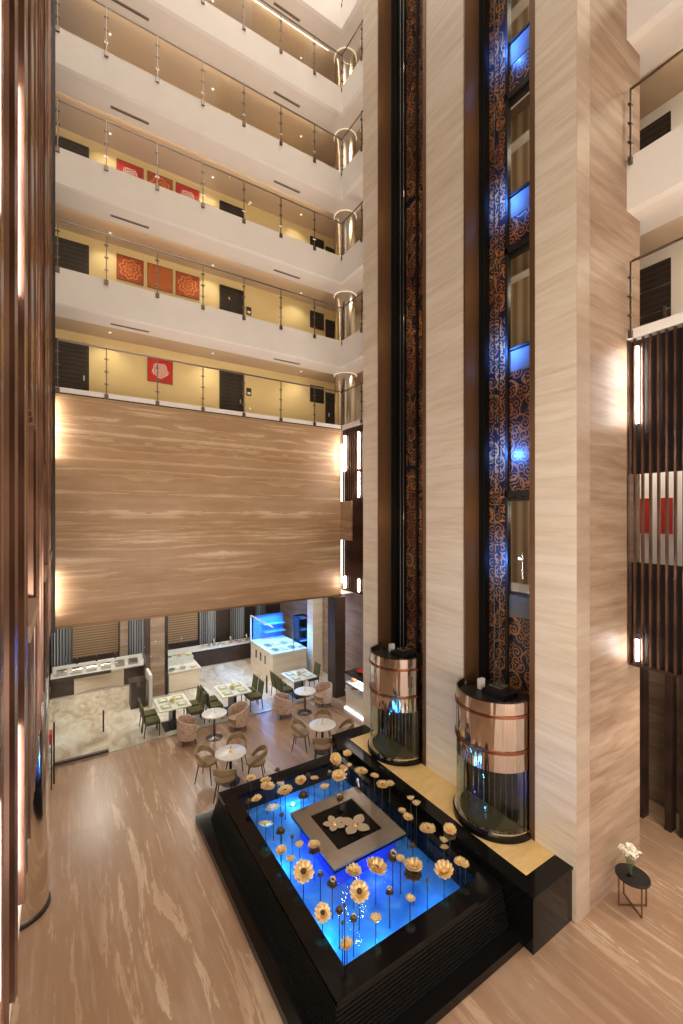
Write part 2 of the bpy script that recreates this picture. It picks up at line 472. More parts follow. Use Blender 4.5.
def dup(root, label, loc=None, rz=None, group=None):
    r = root.copy(); COL.objects.link(r)
    r['label'] = label
    if loc is not None: r.location = loc
    if rz is not None: r.rotation_euler = (0, 0, rz)
    if group: r['group'] = group
    for ch in list(root.children):
        c = ch.copy(); COL.objects.link(c); c.parent = r
        for g in list(ch.children):
            d = g.copy(); COL.objects.link(d); d.parent = c
    return r

def light(name, kind, loc, energy, col, size=.1, rot=None, spot=None, size_y=None):
    d = bpy.data.lights.new(name, kind); d.energy = energy; d.color = col
    if kind == 'AREA':
        d.size = size
        if size_y: d.shape = 'RECTANGLE'; d.size_y = size_y
    elif kind in ('POINT', 'SPOT'): d.shadow_soft_size = size
    if kind == 'SPOT':
        d.spot_size = math.radians(spot or 80); d.spot_blend = .7
    o = bpy.data.objects.new(name, d); COL.objects.link(o); o.location = loc
    if rot: o.rotation_euler = rot
    return o

# ------------------------------------------------------------------ world (daylight through the open roof and foyer behind)
w = bpy.data.worlds.new('world'); scene.world = w; w.use_nodes = True
bg = w.node_tree.nodes['Background']
bg.inputs['Color'].default_value = (1.0, .90, .795, 1)
bg.inputs['Strength'].default_value = 3.4

# ------------------------------------------------------------------ key dimensions
XL, XR, YB = -0.22, 8.9, 13.79
TOP = 30.0
LV = [10.17, 13.37, 16.57, 19.77, 22.97, 26.17]
CY = 16.37          # corridor rear wall
RX = 11.2           # corridor rear wall on the other side
TX, TY0, TY1 = 7.13, 3.9, 9.92
XN = 8.84           # the side gallery's front plane, short of the tower

# ---- floor and ground storey
struct(MB().box(-5, 14, -4, 21.2, -.2, 0), 'floor', 'floor')
struct(MB().box(-.4, 9.5, YB + .16, 20.6, .0, .012), 'floor_restaurant', 'creamfloor')
# stone bulkhead
struct(MB().box(XL, 8.87, YB, YB + .3, 3.78, 10.0), 'wall_back', 'backwall')
struct(MB().box(XL, 8.9, YB - .02, YB + .05, 3.72, 3.78), 'trim_1', 'bronze')
struct(MB().box(XL, 9.0, YB - .015, YB + .3, 10.0, 10.03), 'trim_2', 'blackmetal')
# restaurant shell
struct(MB().box(-.6, 12, YB + .05, 21, 3.74, 3.78), 'ceiling', 'soffit')
struct(MB().box(-.6, 12, 20.6, 20.8, 0, 3.74), 'wall_restaurant', 'darkwood')
struct(MB().box(-.6, -.4, YB - .1, 20.6, 0, 3.74), 'wall_restaurant_side', 'darkwood')
# dark post at the end of the glass and the stone wall past it
struct(MB().box(8.48, 8.92, 13.55, 14.1, 0, 3.72), 'column_1', 'darkwood')
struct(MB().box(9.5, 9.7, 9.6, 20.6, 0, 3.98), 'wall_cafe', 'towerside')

# unseen wall on the viewer's own side, added to block world light from behind
struct(MB().box(-1, 14, -3.8, -3.5, 4.6, TOP), 'wall_front', 'tower')
# ---- left fin screen
def fins(x0, x1, y0, y1, step, wth, z0, z1, m, name, gaps=None, depth=None, skip=()):
    mb = MB(); y = y0; k = 0
    while y < y1:
        segs = [(z0, z1)]
        for (a, b, g0, g1) in gaps or []:
            if a <= y <= b: segs = [(z0, g0), (g1, z1)]
        if not any(abs(y + wth / 2 - q) < .16 for q in skip):
            rt = None
            if depth:
                rt = Matrix.Translation(((x0 + x1) / 2, y, 0)) @ Matrix.Rotation([.0, .22, -.12, .10, -.2, .3, .05][k % 7], 4, 'Z') @ Matrix.Translation((-(x0 + x1) / 2, -y, 0))
            for s in segs: mb.box(x0, x1 - (depth[k % len(depth)] if depth else 0), y, y + wth, *s, rt)
        y += step; k += 1
    return struct(mb, name, m)
LAMPS_L = (2.55, 3.60, 6.25, 7.35, 9.95, 11.05, 13.62)
bays = [(-.9, 2.25), (4.15, 5.6), (7.9, 9.35), (11.6, 13.0)]
fins(XL - .13, XL, -.6, YB - .05, .145, .05, 4.0, TOP, 'slat', 'wall_left', [(a, b, 5.8, 7.6) for a, b in bays], (0, .025, .008, .035, .015), LAMPS_L)
mb = MB()
y = -1.0
for a, b in bays:
    if a > y: mb.box(XL - .2, XL - .14, y, a, 4.0, TOP)
    mb.box(XL - .2, XL - .14, a, b, 4.0, 5.8); mb.box(XL - .2, XL - .14, a, b, 7.6, TOP)
    y = b
mb.box(XL - .2, XL - .14, y, YB + 3, 4.0, TOP)
struct(mb, 'wall_left_backing', 'slatback')
struct(MB().box(XL - .02, XL + .075, 13.38, 13.46, 3.72, TOP), 'trim_left_end', 'slatdark')
for i, (a, b) in enumerate(bays):
    if i == 0: continue
    struct(MB().box(XL - .12, XL - .08, a, b, 5.85, 7.6), f'wall_left_bay_{i}', 'baywood')
    struct(MB().box(XL - .12, XL + .015, a, b, 5.72, 5.85), f'trim_left_sill_{i}', 'towerside')
struct(MB().box(-5, XL - .02, -1, YB, 3.94, 4.0), 'ceiling_left', 'soffit')
struct(MB().box(-4.2, -4.0, -4, YB, 0, 4.0), 'wall_lobby', 'darkwood')
struct(MB().lathe([(.43, 0), (.43, 3.94)], 40, (-.62, 9.15, 0)), 'column_2', 'palechrome', True)
struct(MB().lathe([(.455, 0), (.455, .06), (.43, .07)], 40, (-.62, 9.15, 0)), 'baseboard_column', 'blackmetal', True)

# ---- galleries (L-shaped: along the back and along the tower side)
def slab(i, z):
    zf = z - (.17 if i == 0 else .97)
    mb = MB()
    mb.box(XL, XR + .0, YB, YB + .14, zf, z)                       # fascia back
    mb.box(XN, XN + .2, -1.0, TY0 + .0, zf, z)                    # fascia near the tower side
    mb.box(XR, XR + .14, TY1, YB + .14, zf, z)
    struct(mb, f'wall_fascia_{i+1}', 'plaster')
    mb = MB()
    mb.box(XL - .2, RX, YB + .14, CY, z - .15, z)
    mb.box(XR + .14, RX, -1.0, YB + .14, z - .15, z)
    struct(mb, f'floor_gallery_{i+1}', 'carpet')
    if i > 0:
        mb = MB()                                                 # dropped front soffit
        mb.box(XL - .2, XR + .95, YB + .14, 14.71, zf, zf + .04)
        mb.box(XR + .14, XR + .95, -1.0, YB + .14, zf, zf + .04)
        mb.box(XL - .2, XR + .95, 14.67, 14.71, zf + .04, zf + .07)
        struct(mb, f'ceiling_gallery_{i+1}', 'soffit')
        mb = MB()
        mb.box(XL - .2, RX, 14.71, CY, zf + .25, zf + .29)
        mb.box(XR + .95, RX, -1.0, 14.71, zf + .25, zf + .29)
        struct(mb, f'ceiling_corridor_{i+1}', 'ceilpaint')
        o = MB().box(XL, XR, 14.725, 14.775, zf + .07, zf + .09).build('cove_light', 'cove')
        tag(o, f'thin warm cove light strip under the {["", "second", "third", "fourth", "fifth", "topmost"][i]} gallery from the bottom', 'light', 'gallery cove lights')
        o2 = MB().box(XR + .99, XR + 1.04, 0, 3.7, zf + .10, zf + .13).build('cove_light', 'cove')
        tag(o2, f'short cove light strip beside the stone tower under the {["", "second", "third", "fourth", "fifth", "topmost"][i]} gallery', 'light', 'side gallery cove lights')
for i, z in enumerate(LV): slab(i, z)
for z in LV[:5]:            # unseen strips added along the slab edges to brighten the soffit above
    light('soffit_fill', 'AREA', ((XL + XR) / 2, 14.05, z + .03), 50, (1, .86, .74), XR - XL - .4, (PI, 0, 0), None, .10)
    light('soffit_fill', 'AREA', (9.15, 1.6, z + .03), 20, (1, .86, .74), .10, (PI, 0, 0), None, 4.0)
    light('soffit_fill', 'AREA', (9.15, 11.9, z + .03), 16, (1, .86, .74), .10, (PI, 0, 0), None, 3.4)
struct(MB().box(XL - .2, RX + .2, CY, CY + .15, 10.0, TOP), 'wall_corridor', 'yellow')
struct(MB().box(RX, RX + .15, -1, CY, 10.0, TOP), 'wall_corridor_side', 'plaster')
struct(MB().box(XL - .3, XL - .2, YB, CY, 10.0, TOP), 'wall_corridor_end', 'yellow')
struct(MB().box(XL, RX, YB, YB + .14, 26.17, TOP), 'wall_upper', 'plaster')

# fascia returns of the ground-mezzanine side screen
def screen(y0, y1, tagname, opening, XR=XR):
    fins(XR, XR + .055, y0, y1, .125, .034, 4.0, 9.98, 'slat', f'wall_right_{tagname}')
    mb = MB()
    mb.box(XR + .16, XR + .2, y0, y1, 4.0, 5.85); mb.box(XR + .16, XR + .2, y0, y1, 7.5, 9.98)
    if not opening: mb.box(XR + .16, XR + .2, y0, y1, 5.85, 7.5)
    struct(mb, f'wall_right_{tagname}_backing', 'slatback')
screen(-1.0, 3.88, 'near', True, XN)
screen(TY1, 13.75, 'far', False)
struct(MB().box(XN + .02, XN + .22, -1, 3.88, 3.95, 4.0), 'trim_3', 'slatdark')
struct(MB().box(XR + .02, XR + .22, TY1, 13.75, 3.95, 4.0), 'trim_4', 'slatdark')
struct(MB().box(XR - .06, XR - .005, 13.04, YB - .01, 5.84, 7.28), 'wall_stone_return', 'backwall')
# lounge behind the screen's opening
struct(MB().box(10.6, 10.7, -1, 9.9, 4.0, 9.98), 'wall_lounge', 'plaster')
struct(MB().box(XR + .2, 11.2, -1, TY1, 3.92, 3.95), 'ceiling_mezzanine', 'soffit')
struct(MB().box(XR + .2, 10.6, -1, 9.9, 4.0, 4.06), 'floor_lounge', 'carpet')
for k in range(2):
    o = MB().box(10.55, 10.595, 3.80 + .40 * k, 4.0 + .40 * k, 6.35, 7.1).build('wall_art', 'red')
    tag(o, ['red panel seen between the walnut fins above the side table, nearer the frame edge', 'red panel seen between the walnut fins, nearer the stone tower'][k], 'picture', 'red panels behind the fins')
light('lounge_light', 'AREA', (9.95, 4.2, 8.8), 40, (1, .88, .74), .8)
# ground storey fins under the mezzanine
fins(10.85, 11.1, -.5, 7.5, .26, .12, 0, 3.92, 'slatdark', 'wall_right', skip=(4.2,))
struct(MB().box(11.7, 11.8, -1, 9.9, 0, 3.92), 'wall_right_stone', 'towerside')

# ---- stone lift tower
S1 = (7.50, 9.21); S2 = (4.735, 6.25); DX1, DX2 = .96, .75; DX = .98
mb = MB()
mb.box(TX, TX + DX2, TY0, S2[0], 0, TOP); mb.box(TX, TX + DX2, S2[1], S1[0], 0, TOP); mb.box(TX, TX + DX1, S1[1], TY1, 0, TOP)
mb.box(TX + DX2, TX + DX1, 7.0, S1[0], 0, TOP)
struct(mb, 'wall_tower', 'tower')
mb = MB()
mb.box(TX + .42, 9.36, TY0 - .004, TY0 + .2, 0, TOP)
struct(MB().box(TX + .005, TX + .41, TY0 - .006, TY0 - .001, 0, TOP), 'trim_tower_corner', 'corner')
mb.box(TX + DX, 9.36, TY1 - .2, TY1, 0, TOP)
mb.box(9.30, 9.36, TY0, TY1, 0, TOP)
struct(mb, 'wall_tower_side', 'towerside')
struct(MB().box(9.26, 9.30, TY0 + .2, TY1 - .2, 0, TOP), 'wall_lift_lobby', 'lobbytan')
WL = [5.1] + LV          # landing levels
wins = []
for (a, b), off, DX in ((S1, 7.52, DX1), (S2, 4.76, DX2)):
    y0, y1 = off + .02, off + 1.02
    mb = MB(); X0, X1 = TX + DX, TX + DX + .05
    mb.box(X0, X1, a - .05, y0, 0, TOP); mb.box(X0, X1, y1, b + .05, 0, TOP)
    zs = 0
    for z in WL:
        mb.box(X0, X1, y0, y1, zs, z - .45); zs = z + 2.0
    mb.box(X0, X1, y0, y1, zs, TOP)
    struct(mb, 'wall_shaft', 'scroll')
    for z in WL: wins.append((y0, y1, z, DX))
for n, (y0, y1, z, DX) in enumerate(wins):
    X0 = TX + DX - .03
    mb = MB()
    mb.box(X0, X0 + .08, y0, y0 + .06, z, z + 2.0); mb.box(X0, X0 + .08, y1 - .06, y1, z, z + 2.0)
    mb.box(X0, X0 + .08, y0 + .06, y1 - .06, z + 1.93, z + 2.0); mb.box(X0, X0 + .08, y0 + .06, y1 - .06, z, z + .05)
    f = struct(mb, f'window_{n+1}', 'blackmetal')
    MB().box(X0 + .03, X0 + .04, y0 + .06, y1 - .06, z + .05, z + 1.93).build('pane', 'glass', f)
    MB().box(X0 + .02, X0 + .09, y0 - .04, y1, z - .45, z - .02).build('spandrel_panel', 'bluepanel', f)
    MB().box(X0 - .06, X0 + .09, y0 - .04, y1, z + 2.02, z + 2.14).build('head_rail', 'blackmetal', f)
for i, z in enumerate(WL):
    struct(MB().box(TX + 1.04, 9.26, TY0 + .2, TY1 - .2, z - .12, z), f'floor_lift_lobby_{i+1}', 'plaster')
    light('lift_lobby_light', 'POINT', (8.75, 5.3, z + 1.7), 16, (1, .88, .70), .15)
    light('lift_lobby_light', 'POINT', (8.75, 8.2, z + 1.7), 16, (1, .88, .70), .15)
# bronze reveals and black guide rails
for (a, b), DX in ((S1, DX1), (S2, DX2)):
    mb = MB()
    mb.box(TX - .004, TX + .42, b - .012, b - .001, 0, TOP)
    mb.box(TX - .012, TX - .001, b - .012, b + .03, 0, TOP)
    mb.box(TX - .012, TX - .001, a - .09, a + .012, 0, TOP)
    mb.box(TX - .004, TX + DX, a + .001, a + .012, 0, TOP)
    struct(mb, 'trim_shaft_reveal', 'bronze')
    mb = MB()
    mb.box(TX + .42, TX + DX - .002, b - .03, b - .001, 0, TOP)
    mb.box(TX + .46, TX + .52, b - .12, b - .03, 0, TOP)
    mb.box(TX + .60, TX + .64, b - .08, b - .03, 0, TOP)
    struct(mb, 'trim_shaft_rail', 'railblack')
    ym = b - .52
    struct(MB().box(TX + DX - .09, TX + DX - .03, ym - .03, ym + .03, 0, TOP), 'trim_guide_rail', 'blackmetal')
# blue lamps inside the nearer shaft
for z in [5.75, 8.0] + LV:
    for (y, e) in ((5.80, 95),):
        light('shaft_blue_lamp', 'SPOT', (TX + DX2 - .44, y, z + .05), e, (.06, .24, 1.0), .03, (0, -PI / 2, 0), 140)
for z in WL: light('shaft_warm_lamp', 'POINT', (TX + .25, 5.4, z + 1.6), 9, (1, .72, .45), .08)
for z in WL: light('shaft_warm_lamp', 'POINT', (TX + .25, 8.3, z + 1.6), 9, (1, .72, .45), .08)

# ---- doors and pictures in the corridors
ndoor = 0
def door(x0, x1, z, top, handle_side=1):
    global ndoor; ndoor += 1
    d = struct(MB().box(x0 + .06, x1 - .06, CY - .05, CY - .002, z, top - .06), f'door_{ndoor}', 'doorwood')
    mb = MB(); mb.box(x0, x0 + .06, CY - .07, CY - .002, z, top); mb.box(x1 - .06, x1, CY - .07, CY - .002, z, top); mb.box(x0 + .06, x1 - .06, CY - .07, CY - .002, top - .06, top)
    mb.build('door_frame', 'blackmetal', d)
    hx = x1 - .16 if handle_side > 0 else x0 + .12
    MB().box(hx, hx + .04, CY - .1, CY - .05, z + .95, z + 1.1).build('door_handle', 'steel', d)
ordn = ['lowest', 'second', 'third', 'fourth', 'fifth']
for i in range(5):
    z = LV[i]
    door(-.18, .74, z, z + 2.16)
    door(5.03, 5.98, z, z + 2.16)
    door(9.72, 10.5, z, z + 2.0, -1)
    o = MB().box(6.1, 6.3, CY - .03, CY - .001, z + 1.32, z + 1.62).build('door_sign', 'blackmetal')
    tag(o, f'small dark room plaque beside the middle door on the {ordn[i]} gallery', 'sign', 'room plaques')
    MB().box(6.14, 6.26, CY - .034, CY - .03, z + 1.37, z + 1.46).build('plaque_panel', 'white', o)
    t = thing('wall_sign', f'dark framed direction board near the chrome column on the {ordn[i]} gallery', 'sign', (9.29, CY - .002, z + 1.85), 0, 'direction boards')
    MB().box(-.34, .34, -.03, 0, -.36, .36).build('board', 'doorwood', t)
    MB().box(-.26, .26, -.036, -.03, -.05, .26).build('board_face', 'blackmetal', t)
# side gallery doors
for i in range(3):
    z = LV[i]; ndoor += 1
    d = struct(MB().box(RX - .05, RX - .002, 4.05, 5.0, z, z + 2.2), f'door_{ndoor}', 'doorwood')
    mb = MB()
    for k in range(1, 4): mb.box(RX - .056, RX - .05, 4.05, 5.0, z + .55 * k - .01, z + .55 * k + .01)
    mb.build('door_groove', 'steel', d)
    MB().box(RX - .11, RX - .05, 4.12, 4.17, z + .95, z + 1.15).build('door_handle', 'steel', d)
def painting(x, z, m, label):
    o = thing('canvas_painting', label, 'painting', (x, CY - .002, z), 0, 'corridor paintings')
    MB().box(-.4, .4, -.035, 0, -.4, .4).build('canvas', m, o)
    mb = MB()
    mb.box(-.42, -.4, -.045, 0, -.42, .42); mb.box(.4, .42, -.045, 0, -.42, .42); mb.box(-.4, .4, -.045, 0, .4, .42); mb.box(-.4, .4, -.045, 0, -.42, -.4)
    mb.build('picture_frame', 'bronze', o)
painting(2.92, LV[0] + 1.70, 'art_red', 'square red painting with white bloom, alone on the lowest gallery wall')
for x, m, l in ((1.96, 'art_orange', 'orange painting with ring ornament closest to the fins on the second gallery'),
                (2.92, 'art_amber', 'plain amber sun painting between two ring paintings on the second gallery'),
                (3.86, 'art_orange', 'orange painting with ring ornament closest to the middle door on the second gallery')):
    painting(x, LV[1] + 1.78, m, l)
for x, m, l in ((1.96, 'art_red', 'red painting with white bloom closest to the fins on the third gallery'),
                (2.92, 'art_orange', 'orange painting between two red ones on the third gallery'),
                (3.86, 'art_red', 'red painting with white bloom closest to the middle door on the third gallery')):
    painting(x, LV[2] + 1.78, m, l)

# slot diffusers, downlights
for i in range(1, 6):
    zf = LV[i] - .97
    for k, (x0, x1) in enumerate(((1.2, 2.25), (6.4, 7.45))):
        o = MB().box(x0, x1, 14.36, 14.46, zf - .012, zf - .001).build('air_vent', 'ventgrey')
        tag(o, f'grey slot diffuser in the soffit above the {ordn[i-1]} gallery, at the {["fin screen", "chrome column"][k]} end', 'air vent', 'slot diffusers')
        mb = MB().box(x0 + .02, x1 - .02, 14.39, 14.405, zf - .016, zf - .012).box(x0 + .02, x1 - .02, 14.42, 14.435, zf - .016, zf - .012)
        mb.build('slot_groove', 'blackmetal', o)
    zc = zf + .25
    for k, x in enumerate((1.3, 4.6, 8.2)):
        y = 15.75
        t = thing('downlight', f'small round downlight over the {["door beside the fins", "wall by the middle door", "wall by the chrome column"][k]} on the {ordn[i-1]} gallery', 'light', (x, y, zc), 0, 'corridor downlights')
        MB().lathe([(.06, -.012), (.06, -.001)], 16).build('trim_ring', 'white', t)
        MB().lathe([(.03, -.016), (.03, -.0125)], 16).build('lens', 'disc', t)
        light('downlight_beam', 'SPOT', (x, y, zc - .03), 34 if i < 4 else 24, (1, .86, .64), .03, (math.radians(18), 0, 0), 110)
    light('side_corridor_light', 'AREA', (10.6, 2.2, zc - .03), 28, (1, .86, .68), .6)
    light('corner_corridor_light', 'AREA', (10.2, 13.0, zc - .03), 28, (1, .80, .55), .6)

# chrome corner columns on each gallery
for i in range(5):
    z = LV[i]; zt = LV[i + 1] - .97
    struct(MB().lathe([(.43, z), (.43, zt + .25)], 40, (9.62, 14.62, 0)), f'column_{i+3}', 'chrome', True)
    o = MB().torus((9.62, 14.62, zt + .0), .45, .015, seg=40, k=8).build('ring_light', 'ring', None, True)
    tag(o, f'glowing ring light around the chrome column top on the {ordn[i]} gallery', 'light', 'column ring lights')

# ---- glass railings
def railing(i, z, side):
    n = ordn[i] if i < 5 else 'topmost'
    if side == 'back':
        t = thing('glass_railing', f'glass railing with steel posts along the {n} gallery over the cafe', 'railing', (0, 0, z), 0, 'gallery glass railings')
        xs = [XL + .12] + [-.29 + 1.335 * k for k in range(1, 7)]
        pts = [(x, YB + .03, 0) for x in xs] + [(XR + .03, YB + .03, 0)]
        pts2 = [(XR + .03, YB + .03, 0), (XR + .03, 12.45, 0), (XR + .03, 11.1, 0), (XR + .03, TY1 + .05, 0)]
    else:
        t = thing('glass_railing', f'glass railing beside the stone tower on the {n} gallery', 'railing', (0, 0, z), 0, 'side gallery railings')
        pts = [(XN + .03, TY0 - .08 - 1.25 * k, 0) for k in range(4)]; pts2 = []
    H = 1.27
    def runs(P):
        for a, b in zip(P, P[1:]):
            a, b = Vector(a), Vector(b); d = (b - a).normalized(); nrm = Vector((-d.y, d.x, 0)) * .006
            p, q = a + d * .02, b - d * .02
            mb = MB(); mb.rings([[p - nrm + Vector((0, 0, .03)), p + nrm + Vector((0, 0, .03)), p + nrm + Vector((0, 0, H - .05)), p - nrm + Vector((0, 0, H - .05))],
                                 [q - nrm + Vector((0, 0, .03)), q + nrm + Vector((0, 0, .03)), q + nrm + Vector((0, 0, H - .05)), q - nrm + Vector((0, 0, H - .05))]])
            mb.build('glass_panel', 'railglass', t)
    runs(pts); runs(pts2)
    allp = pts + pts2[1:]
    for p in allp:
        x, y, _ = p
        o = (0, -.05) if abs(y - YB - .03) < .01 else (-.05, 0)
        px, py = x + o[0], y + o[1]
        mb = MB().box(px - .014, px + .014, py - .014, py + .014, -.12, H - .02)
        post = mb.build('post', 'rail', t)
        mb = MB().box(px - .05, px + .05, py - .03, py + .03, -.16, -.03)
        mb.build('post_clamp', 'rail', post)
        mb = MB()
        mb.box(px - .006, px + .006, py - .006, py + .02, .2, 1.0)
        for zz in (.25, .6, .95): mb.box(px - .05, px + .05, py - .02, py + .035, zz - .012, zz + .012)
        mb.build('glass_clip_rib', 'rail', post)
    hp = [Vector(p) + Vector((0, 0, H)) for p in (pts + pts2[1:])]
    MB().tube(hp, .026, 10).build('handrail', 'rail', t, True)
for i in range(6): railing(i, LV[i], 'back')
for i in range(4): railing(i, LV[i], 'side')

# ---- tube lamps on the fin screens
def wall_lamp(x, y, z0, z1, label):
    t = thing('wall_lamp', label, 'lamp', (x, y, z0), 0, 'wall tube lamps')
    sx = 1 if x > 4 else -1
    for zz in (.05, z1 - z0 - .05) if sx > 0 else (): MB().box(min(0, sx * .06), max(0, sx * .06), -.012, .012, zz - .012, zz + .012).build('bracket', 'blackmetal', t)
    MB().lathe([(.026, 0), (.026, z1 - z0)], 12).build('tube', 'lamp', t, True)
    MB().lathe([(.032, -.03), (.032, 0)], 12).build('end_cap', 'blackmetal', t)
    MB().lathe([(.032, z1 - z0), (.032, z1 - z0 + .03)], 12).build('end_cap', 'blackmetal', t)
wall_lamp(XN - .05, 3.70, 8.4, 9.8, 'long white tube lamp on walnut fins beside the tower, above the side table')
wall_lamp(XN - .05, 3.70, 4.08, 4.48, 'short white tube lamp low on the walnut fins beside the tower')
wall_lamp(XR - .05, 13.48, 8.42, 9.72, 'long tube lamp on the far fins next to the banded stone wall')
wall_lamp(XR - .05, 12.58, 8.42, 9.72, 'long tube lamp on the far fins next to the lift tower edge')
wall_lamp(XR - .05, 12.58, 7.4, 8.3, 'medium tube lamp directly below a long one beside the lift tower edge')
wall_lamp(XR - .05, 13.48, 4.05, 4.5, 'short tube lamp at the foot of the far fins beside the banded wall')
wall_lamp(XR - .05, 12.58, 4.05, 4.5, 'short tube lamp at the foot of the far fins beside the lift tower edge')
for k, y in enumerate(LAMPS_L):
    nm = ['first', 'second', 'third', 'fourth', 'fifth', 'sixth', 'seventh'][k]
    wall_lamp(XL - (.10 if k < 6 else -.02), y, 8.3, 9.8, f'long tube lamp set between the tall walnut fins, {nm} from the viewer')
    wall_lamp(XL - (.10 if k < 6 else -.02), y, 4.15, 5.2, f'short tube lamp low between the tall walnut fins, {nm} from the viewer')

# ------------------------------------------------------------------ lift ledge and glass capsule lifts
t = thing('lift_ledge', 'long black granite ledge with golden inlay at the lift tower foot', 'ledge', (0, 0, 0))
MB().box(6.05, TX - .002, 3.97, 9.82, 0, .85).build('body', 'black', t)
mb = MB()
mb.box(6.03, 6.32, 3.95, 9.84, .85, .89); mb.box(6.32, TX - .002, 3.95, 4.27, .85, .89); mb.box(6.32, TX - .002, 9.4, 9.84, .85, .89)
mb.build('rim', 'black', t)
MB().box(6.32, TX - .002, 4.27, 9.4, .85, .888).build('stone_inlay', 'inlay', t)

def lift(yc, label):
    zb = .89
    t = thing('glass_lift', label, 'lift', (TX, yc, zb), 0, 'glass capsule lifts')
    R = .725
    a0, a1 = PI / 2, 3 * PI / 2
    MB().arcwall((-.03, 0), R - .02, R + .06, a0, a1, 0, .10, 40).build('base_ring', 'black', t, True)
    MB().arcwall((-.03, 0), R - .06, R + .03, a0, a1, .10, .145, 40).build('floor_rim', 'palechrome', t, True)
    fl = [(-.03 + (R - .03) * math.cos(a0 + (a1 - a0) * k / 24), (R - .03) * math.sin(a0 + (a1 - a0) * k / 24)) for k in range(25)] + [(.5, -.62), (.5, .62)]
    MB().prism(fl, .03, .11).build('cabin_floor', 'cabfloor', t)
    MB().arcwall((-.03, 0), R - .018, R - .006, a0, a1, .13, 1.22, 48).build('glass_wall', 'cabglass', t, True)
    MB().arcwall((-.03, 0), R - .02, R, a0, a1, 1.22, 2.46, 48).build('mirror_wall', 'copper', t, True)
    MB().arcwall((-.03, 0), R - .012, R - .002, a0, a1, 2.46, 2.50, 48).build('glass_rim', 'cabglass', t, True)
    MB().arcwall((-.03, 0), R - .005, R + .022, a0, a1, 1.545, 1.60, 48).build('copper_band', 'copperband', t, True)
    MB().arcwall((-.03, 0), R - .005, R + .022, a0, a1, 2.19, 2.24, 48).build('copper_band', 'copperband', t, True)
    cp = [(-.03 + (R - .03) * math.cos(a0 + (a1 - a0) * k / 24), (R - .03) * math.sin(a0 + (a1 - a0) * k / 24)) for k in range(25)] + [(.55, -.6), (.55, .6)]
    MB().prism(cp, 2.26, 2.32).build('roof', 'blackmetal', t)
    # cabin interior: dark rear wall, its chrome ribs imitating reflections of the fin wall
    mb = MB().box(-.02, .04, -.64, .64, .11, 2.25)
    bw = mb.build('rear_wall', 'blackmetal', t)
    mb = MB()
    for k in range(9): mb.box(-.05, -.02, -.56 + .13 * k, -.53 + .13 * k, .13, 2.1)
    mb.build('reflection_rib', 'chrome', bw)
    MB().box(-.05, -.021, -.64, -.57, .15, 1.25).build('mirror_strip', 'chrome', bw)
    for s in (-1, 1):
        MB().box(-.05, .02, s * (R - .03) - .02, s * (R - .03) + .02, .1, 2.4).build('edge_post', 'chrome', t)
    mb = MB().box(-.12, .28, -.30, .22, 2.32, 2.42)
    hs = mb.build('roof_housing', 'blackmetal', t)
    MB().box(-.02, .12, .34, .42, 2.32, 2.52).build('roof_box', 'white', t)
    MB().box(.10, .38, -.04, .24, 2.42, 2.44).build('housing_cover', 'frame_grey', hs)
    MB().tube([(.12, .0, 2.44), (.12, .0, 20.0)], .012, 6).build('hoist_cable', 'blackmetal', t)
    MB().tube([(.12, .12, 2.44), (.12, .12, 20.0)], .012, 6).build('hoist_cable', 'blackmetal', t)
    return t
lift((S1[0] + S1[1]) / 2 - .01, 'glass and rose-gold capsule lift farther off, nearer the cafe tables')
lift((S2[0] + S2[1]) / 2 + .0, 'glass and rose-gold capsule lift nearest, beside the blue-lit shaft')
for yc in ((S1[0] + S1[1]) / 2, (S2[0] + S2[1]) / 2):
    light('lift_cabin_light', 'POINT', (TX - .35, yc, 2.9), 12, (1, .9, .75), .1)

# ------------------------------------------------------------------ fountain pool
WX0, WX1, WY0, WY1, RIM = 3.15, 5.75, 4.82, 9.0, .73
pool = thing('fountain_pool', 'black granite fountain pool with ribbed sides and blue lit water', 'pool', (0, 0, 0))
MB().box(2.46, 6.045, 4.13, 9.72, 0, .14).build('plinth', 'black', pool)
mb = MB()
PX0, PX1, PY0, PY1 = 2.85, 6.02, 4.51, 9.32
NR = 11
lev = [.14 + (RIM - .06 - .14) * k / NR for k in range(NR + 1)]
prof = []
for k in range(NR):
    o = .13 * (1 - k / NR)
    prof += [(o + .0, lev[k]), (o + .0, lev[k + 1] - .014), (o - .022, lev[k + 1] - .014), (o - .022, lev[k + 1])]
def ringat(o, z, x1=None): return [(PX0 - o, PY0 - o, z), (PX1, PY0 - o, z), (PX1, PY1 + o, z), (PX0 - o, PY1 + o, z)]
outer = [ringat(o, z) for o, z in prof]
mb.rings(outer, True, False, False)
mb.build('ribbed_side', 'blackrib', pool)
mb = MB()
mb.box(PX0 - .01, WX0, PY0 - .01, PY1 + .01, .3, RIM); mb.box(WX1, PX1, PY0 - .01, PY1 + .01, .3, RIM)
mb.box(WX0, WX1, PY0 - .01, WY0, .3, RIM); mb.box(WX0, WX1, WY1, PY1 + .01, .3, RIM)
mb.build('rim', 'black', pool)
MB().box(WX0, WX1, WY0, WY1, .28, .34).build('pool_floor', 'pooltile', pool)
mb = MB()
N = 2
mb.rings([[(WX0 + .001, WY0 + .001, .695), (WX1 - .001, WY0 + .001, .695)], [(WX0 + .001, WY1 - .001, .695), (WX1 - .001, WY1 - .001, .695)]], False)
mb.build('water', 'water', pool)
